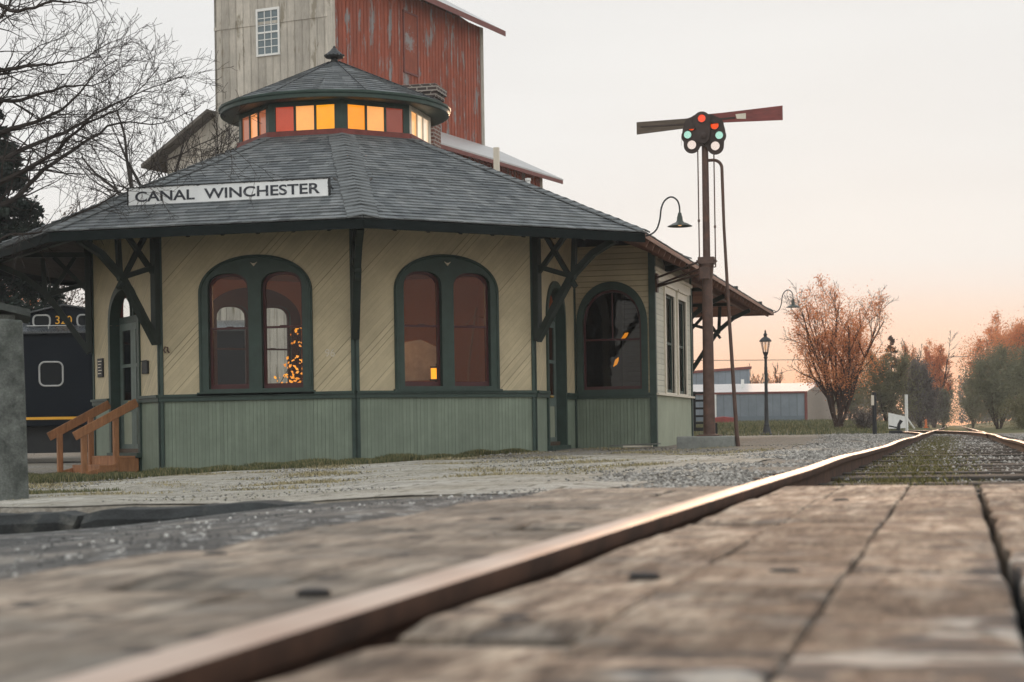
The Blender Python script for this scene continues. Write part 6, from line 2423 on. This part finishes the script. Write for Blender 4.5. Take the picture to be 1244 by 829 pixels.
limbs = [
    [(-70, 360, 30), (-20, 245, 29.6), (34, 208, 29.2), (68, 189, 29), (95, 162, 28.8), (128, 143, 28.5), (165, 122, 28.2), (200, 82, 28)],
    [(-70, 330, 30), (-20, 215, 30.4), (27, 184, 31), (84, 162, 31.5), (135, 132, 32), (179, 111, 32.4), (232, 92, 32.8)],
    [(-72, 300, 30), (-30, 150, 29.5), (0, 91, 29), (22, 84, 28.8), (60, 79, 28.5), (100, 74, 28.2), (140, 52, 28)],
    [(-74, 300, 30), (-40, 120, 30.5), (0, 34, 31), (12, 18, 31.2), (26, -4, 31.5), (45, -40, 32)],
    [(-74, 290, 30), (-50, 90, 30), (-10, 10, 30), (30, 14, 29.8), (70, 2, 29.5), (110, 4, 29.3), (150, -6, 29)],
    [(-70, 345, 30), (-20, 262, 30.5), (20, 243, 31), (60, 206, 31.4), (104, 176, 31.8), (150, 150, 32), (205, 150, 32.4), (250, 128, 32.8)],
    [(-72, 320, 30), (-30, 180, 30), (0, 128, 30), (40, 120, 30), (84, 106, 30.2), (130, 100, 30.4), (172, 66, 30.6)],
    [(-70, 320, 30), (-20, 190, 29), (10, 160, 28.6), (48, 148, 28.4), (90, 128, 28), (120, 92, 27.8), (150, 72, 27.5)],
    [(-70, 370, 30), (0, 292, 29.5), (52, 282, 29.3), (98, 262, 29.2), (142, 238, 29), (189, 205, 28.9), (240, 180, 28.8), (285, 158, 28.8)],
]
R = T.r
for li, L in enumerate(limbs):
    P_ = [PX(*q) for q in L]
    # smooth
    pts = []
    for i in range(len(P_) - 1):
        a = P_[max(0, i - 1)]; b = P_[i]; c = P_[i + 1]; d = P_[min(len(P_) - 1, i + 2)]
        for k in range(4):
            u = k / 4
            pts.append(.5 * (2 * b + (c - a) * u + (2 * a - 5 * b + 4 * c - d) * u * u + (3 * b - a - 3 * c + d) * u ** 3) + Vector((R.gauss(0, .012), R.gauss(0, .012), R.gauss(0, .012))))
    pts.append(P_[-1])
    r0 = .062 if li < 8 else .024
    n = len(pts)
    rad = [max(.008, r0 * (1 - i / n) ** 1.1) for i in range(n)]
    T.mb.tube(pts, rad, 6, caps=False)
    for i in range(5, n - 1, 1):
        for rep in range(1 if i % 2 else 2):
            d = (pts[i + 1] - pts[i]).normalized()
            o1 = d.orthogonal().normalized(); o2 = d.cross(o1)
            a = R_(R.uniform(25, 60)); az_ = R.uniform(0, 2 * PI)
            nd = d * math.cos(a) + (o1 * math.cos(az_) + o2 * math.sin(az_)) * math.sin(a)
            T.branch(pts[i], nd, R.uniform(.45, 1.25), max(.006, rad[i] * .38), 1, 3, [3, 3, 3], up=.1, wander=.55, nseg=4, minr=.0035)
T.finish('bare_tree', tb, 'big leafless tree whose dark limbs reach in over the depot roof from the left edge', 'bare trees by the depot', MAT['bark'])

# bare tree behind the depot roof
T = Tree(19)
b = at(228, 52); b.z = gh(b.x, b.y) - .1
T.branch(b, (-.06, 0, 1), 6.2, .20, 0, 0, [0], wander=.1, sides=9)
top = T.tips[0][0]; T.tips = []
for i in range(9):
    a = 2 * PI * i / 9 + .3
    el = T.r.uniform(.9, 2.2)
    T.branch(top - Vector((0, 0, T.r.uniform(0, 1.2))), (math.cos(a), math.sin(a), el), T.r.uniform(3.4, 5.2), .085, 1, 4, [0, 5, 5, 4], up=.12, wander=.42, ang=(22, 50), ratio=(.42, .62), nseg=6, minr=.007)
T.finish('bare_tree', b, 'leafless tree with a fine twiggy crown between the evergreen and the grain elevator', 'bare trees by the depot', MAT['bark'])

# evergreen at left
def conifer(px, d, topy, hw, seed, label, mat, n=2600, base_y=None, name='evergreen_tree', group=None, needle=.17, gap=0.0, bark=None):
    T = Tree(seed); R = T.r
    b = at(px, d); b.z = gh(b.x, b.y) - .1
    ht = zat(topy, px, d) - b.z
    rad = hw / 2200 * d
    T.mb.tube([b, b + Vector((0, 0, ht * .5)), b + Vector((0, 0, ht))], [ht * .02, ht * .012, .01], 7)
    nb = 70 if gap else 280
    for i in range(nb):
        t_ = (i + R.random()) / nb
        if gap and (t_ * 9) % 1 < gap: continue
        h = ht * (.12 + .86 * t_)
        L = rad * (1 - t_) ** .8 * (R.uniform(.65, 1.15) if gap else R.uniform(.8, 1.0)) + .1
        a = R.uniform(0, 2 * PI)
        p0 = b + Vector((0, 0, h)); p1 = p0 + Vector((math.cos(a) * L, math.sin(a) * L, -L * .12)); 
        T.mb.tube([p0, p1], [.03, .008], 3, caps=False)
        for k in range(int(n / nb)):
            u = R.random() ** .6
            q = p0.lerp(p1, u) + Vector((R.gauss(0, .12), R.gauss(0, .12), R.gauss(-.04, .10))) * (L * .5 + .2)
            T.leaf(q, needle * R.uniform(.6, 1.5))
    return T.finish(name, b, label, group, bark or MAT['bark'], mat)


conifer(0, 50, 126, 122, 31, 'dark dense evergreen at the left edge behind the caboose', MAT['leaf_dark'], n=70000, needle=.13)

# twiggy crowns: many rising stems and fine leaf buds through the crown's volume
def crown_tree(px, d, topy, hw, seed, mat, label, n=4200, stems=7, size=.11, bark=None, lowfrac=.12, group='trees beyond the yard', name='tree', leaf_from=0.0, dens=(4, 5, 4), maxl=3, round_=1.0, gz=None, cat='tree', tw=1.0, czf=.5, zf=.52, spread=1.15, grow=1.22, up=.35, ang=(15, 38), wander=.22, clump=1.0):
    T = Tree(seed); R = T.r
    b = at(px, d); b.z = (gh(b.x, b.y) if gz is None else gz) - .1
    ht = zat(topy, px, d) - b.z
    rad = hw / 2200 * d * grow
    ht *= 1.05
    for i in range(stems):
        a = 2 * PI * i / stems + R.uniform(-.3, .3)
        sp_ = rad / ht * R.uniform(.25, 1.0) * spread
        T.branch(b + Vector((R.uniform(-.1, .1), R.uniform(-.1, .1), 0)) * rad * .5, (math.cos(a) * sp_, math.sin(a) * sp_, 1), ht * R.uniform(.72, .92), ht * .012 * tw, 0, maxl, list(dens), up=up, wander=wander, ang=ang, ratio=(.35, .55), nseg=6, sides=5, t0=lowfrac, minr=.006 * d / 70)
    z1 = b.z + ht

    # keep the tips inside an uneven rounded crown
    keep = []
    ph = [R.uniform(0, 6.28) for _ in range(4)]
    cz = b.z + ht * czf
    for p, dd, L in T.tips:
        v = p - Vector((b.x, b.y, cz))
        az_ = math.atan2(v.y, v.x)
        lim = 1 + .12 * math.sin(3 * az_ + ph[0]) + .1 * math.sin(5 * az_ + v.z / ht * 7 + ph[1])
        if (v.x / rad) ** 2 + (v.y / rad) ** 2 + (v.z / (ht * zf)) ** 2 < lim * 1.25 and (p.z - b.z) / ht > leaf_from:
            keep.append((p, dd, L))
    T.tips = keep
    T.leaves(n, rad * .07, size * d / 75)
    # loose clumps fill the volume unevenly
    m = int(n * .55 * round_)
    cl = []
    for _ in range(26):
        for _try in range(20):
            v = Vector((R.uniform(-1, 1), R.uniform(-1, 1), R.uniform(-1, 1)))
            if .35 < v.length < .95 : break
        zz_ = (cz + v.z * ht * zf * .92)
        if (zz_ - b.z) / ht < leaf_from: continue
        cl.append((Vector((b.x + v.x * rad, b.y + v.y * rad, zz_)), R.uniform(.16, .30) * rad * clump))
    if cl:
        for _ in range(m):
            c, r = R.choice(cl)
            T.leaf(c + Vector((R.gauss(0, r), R.gauss(0, r), R.gauss(0, r))), size * d / 75 * R.uniform(.5, 1.3))
    return T.finish(name, b, label, group, bark or MAT['bark_warm'], mat, cat)


crown_tree(1019, 75, 350, 58, 41, MAT['leaf_orange'], 'many stemmed tree with rust orange buds standing alone right of the street lamp', n=17000, stems=11, size=.07, leaf_from=.30, dens=(7, 5, 4), round_=.5, czf=.57, zf=.46, spread=1.6, lowfrac=.16, grow=1.0, up=.16, ang=(25, 52), wander=.3, clump=.8, group=None, name='budding_tree')
crown_tree(1050, 73, 499, 30, 42, MAT['leaf_purple'], 'low dry grey brown bush at the foot of the rust budded tree', n=2200, stems=12, size=.06, round_=.5, name='bush', group=None, cat='bush', maxl=2)
crown_tree(1076, 105, 434, 31, 43, MAT['leaf_olive'], 'round olive green tree just left of the far track', n=15000, size=.07, round_=1.2)
conifer(1084, 125, 408, 26, 44, 'open branched brown conifer rising above the olive tree', MAT['leaf_con'], n=4200, name='pine_tree', needle=.2, gap=.3, group='trees beyond the yard', bark=MAT['bark_warm'])
crown_tree(1118, 112, 447, 27, 45, MAT['leaf_purple'], 'greyish purple thicket tree beside the olive tree', n=14000, size=.07, round_=1.2)
crown_tree(1135, 140, 421, 17, 46, MAT['leaf_orange'], 'tall orange budded tree behind the purple thicket', n=8000, size=.065, leaf_from=.4, round_=1.2, up=.18, ang=(25, 50))
crown_tree(1104, 150, 428, 18, 47, MAT['leaf_orange'], 'small orange budded tree peeping between the pine and the purple thicket', n=4000, size=.065, leaf_from=.5, round_=.4)
crown_tree(1146, 135, 474, 13, 48, MAT['leaf_grey'], 'slim grey green tree at the left side of the gap over the track', n=5000, size=.06)
crown_tree(1034, 135, 462, 34, 49, MAT['leaf_grey'], 'grey green tree partly hidden behind the rust budded tree', n=9000, size=.07)
crown_tree(1214, 100, 428, 46, 50, MAT['leaf_grey'], 'large rounded grey green tree right of the track', n=22000, size=.07, round_=1.2)
crown_tree(1268, 92, 425, 50, 51, MAT['leaf_grey'], 'grey green tree cut off by the right edge of the view', n=18000, size=.07, round_=1.2)
crown_tree(1243, 84, 486, 26, 52, MAT['leaf_olive'], 'low olive bush in front of the rounded grey green trees at the right edge', n=11000, size=.06, name='bush', cat='bush')
crown_tree(1210, 150, 399, 33, 53, MAT['leaf_orange'], 'broad orange budded tree behind the large rounded grey green tree', n=14000, size=.07, leaf_from=.35, round_=1.2, up=.18, ang=(25, 50))
crown_tree(1247, 140, 394, 34, 54, MAT['leaf_orange'], 'orange budded tree furthest right behind the grey green trees', n=14000, size=.07, leaf_from=.35, round_=1.2, up=.18, ang=(25, 50))
crown_tree(1182, 130, 462, 14, 55, MAT['leaf_grey'], 'slim grey green tree at the right side of the gap over the track', n=5000, size=.06)
crown_tree(919, 130, 456, 7, 57, MAT['leaf_orange'], 'tiny orange tree over the shed roof left of the street lamp', n=500, size=.06, leaf_from=.3)
crown_tree(942, 130, 452, 11, 58, MAT['leaf_orange'], 'tiny orange tree over the shed roof right of the street lamp', n=700, size=.06, leaf_from=.3)
crown_tree(62, 64, 285, 62, 59, MAT['leaf_purple'], 'twiggy brown tree showing under the left eave behind the caboose', n=5200, size=.11, group='trees behind the caboose')
crown_tree(20, 58, 300, 50, 60, MAT['leaf_orange'], 'thin orange leaved tree under the left eave beside the evergreen', n=1800, size=.10, leaf_from=.35, round_=.4, group='trees behind the caboose')
# far wood on the horizon
random.seed(77)
W = Tree(77)
for _ in range(16000):
    px_ = W.r.uniform(300, 1500)
    if 1152 < px_ < 1166: continue
    d = W.r.uniform(230, 300)
    q = at(px_, d); hgt = 3.8 + 1.6 * math.sin(px_ * .05) + 1.2 * math.sin(px_ * .13)
    q.z = .3 + hgt * W.r.random() ** .8
    W.leaf(q, .7)
o = W.lf.build('distant_wood', MAT['leaf_purple'])
o['kind'] = 'stuff'

# two leafless trees across the line, seen only as reflections in the depot windows
for (x_, y_, sd, lab) in ((24, 14, 71, 'leafless tree across the railway opposite the depot'), (-30, -6, 72, 'leafless tree by the road, far behind the photographer')):
    if y_ < 0: continue
    T = Tree(sd)
    b = Vector((x_, y_, gh(x_, y_) - .1))
    T.branch(b, (0, 0, 1), 4.5, .22, 0, 0, [0], wander=.1, sides=9)
    top = T.tips[0][0]; T.tips = []
    for i in range(8):
        a = 2 * PI * i / 8
        T.branch(top - Vector((0, 0, T.r.uniform(0, 1.5))), (math.cos(a), math.sin(a), T.r.uniform(.6, 2)), T.r.uniform(3, 5), .09, 1, 3, [0, 6, 5], up=.12, wander=.4, ang=(22, 50), ratio=(.42, .62), nseg=6, minr=.012)
    T.finish('bare_tree', b, lab, None, MAT['bark'])
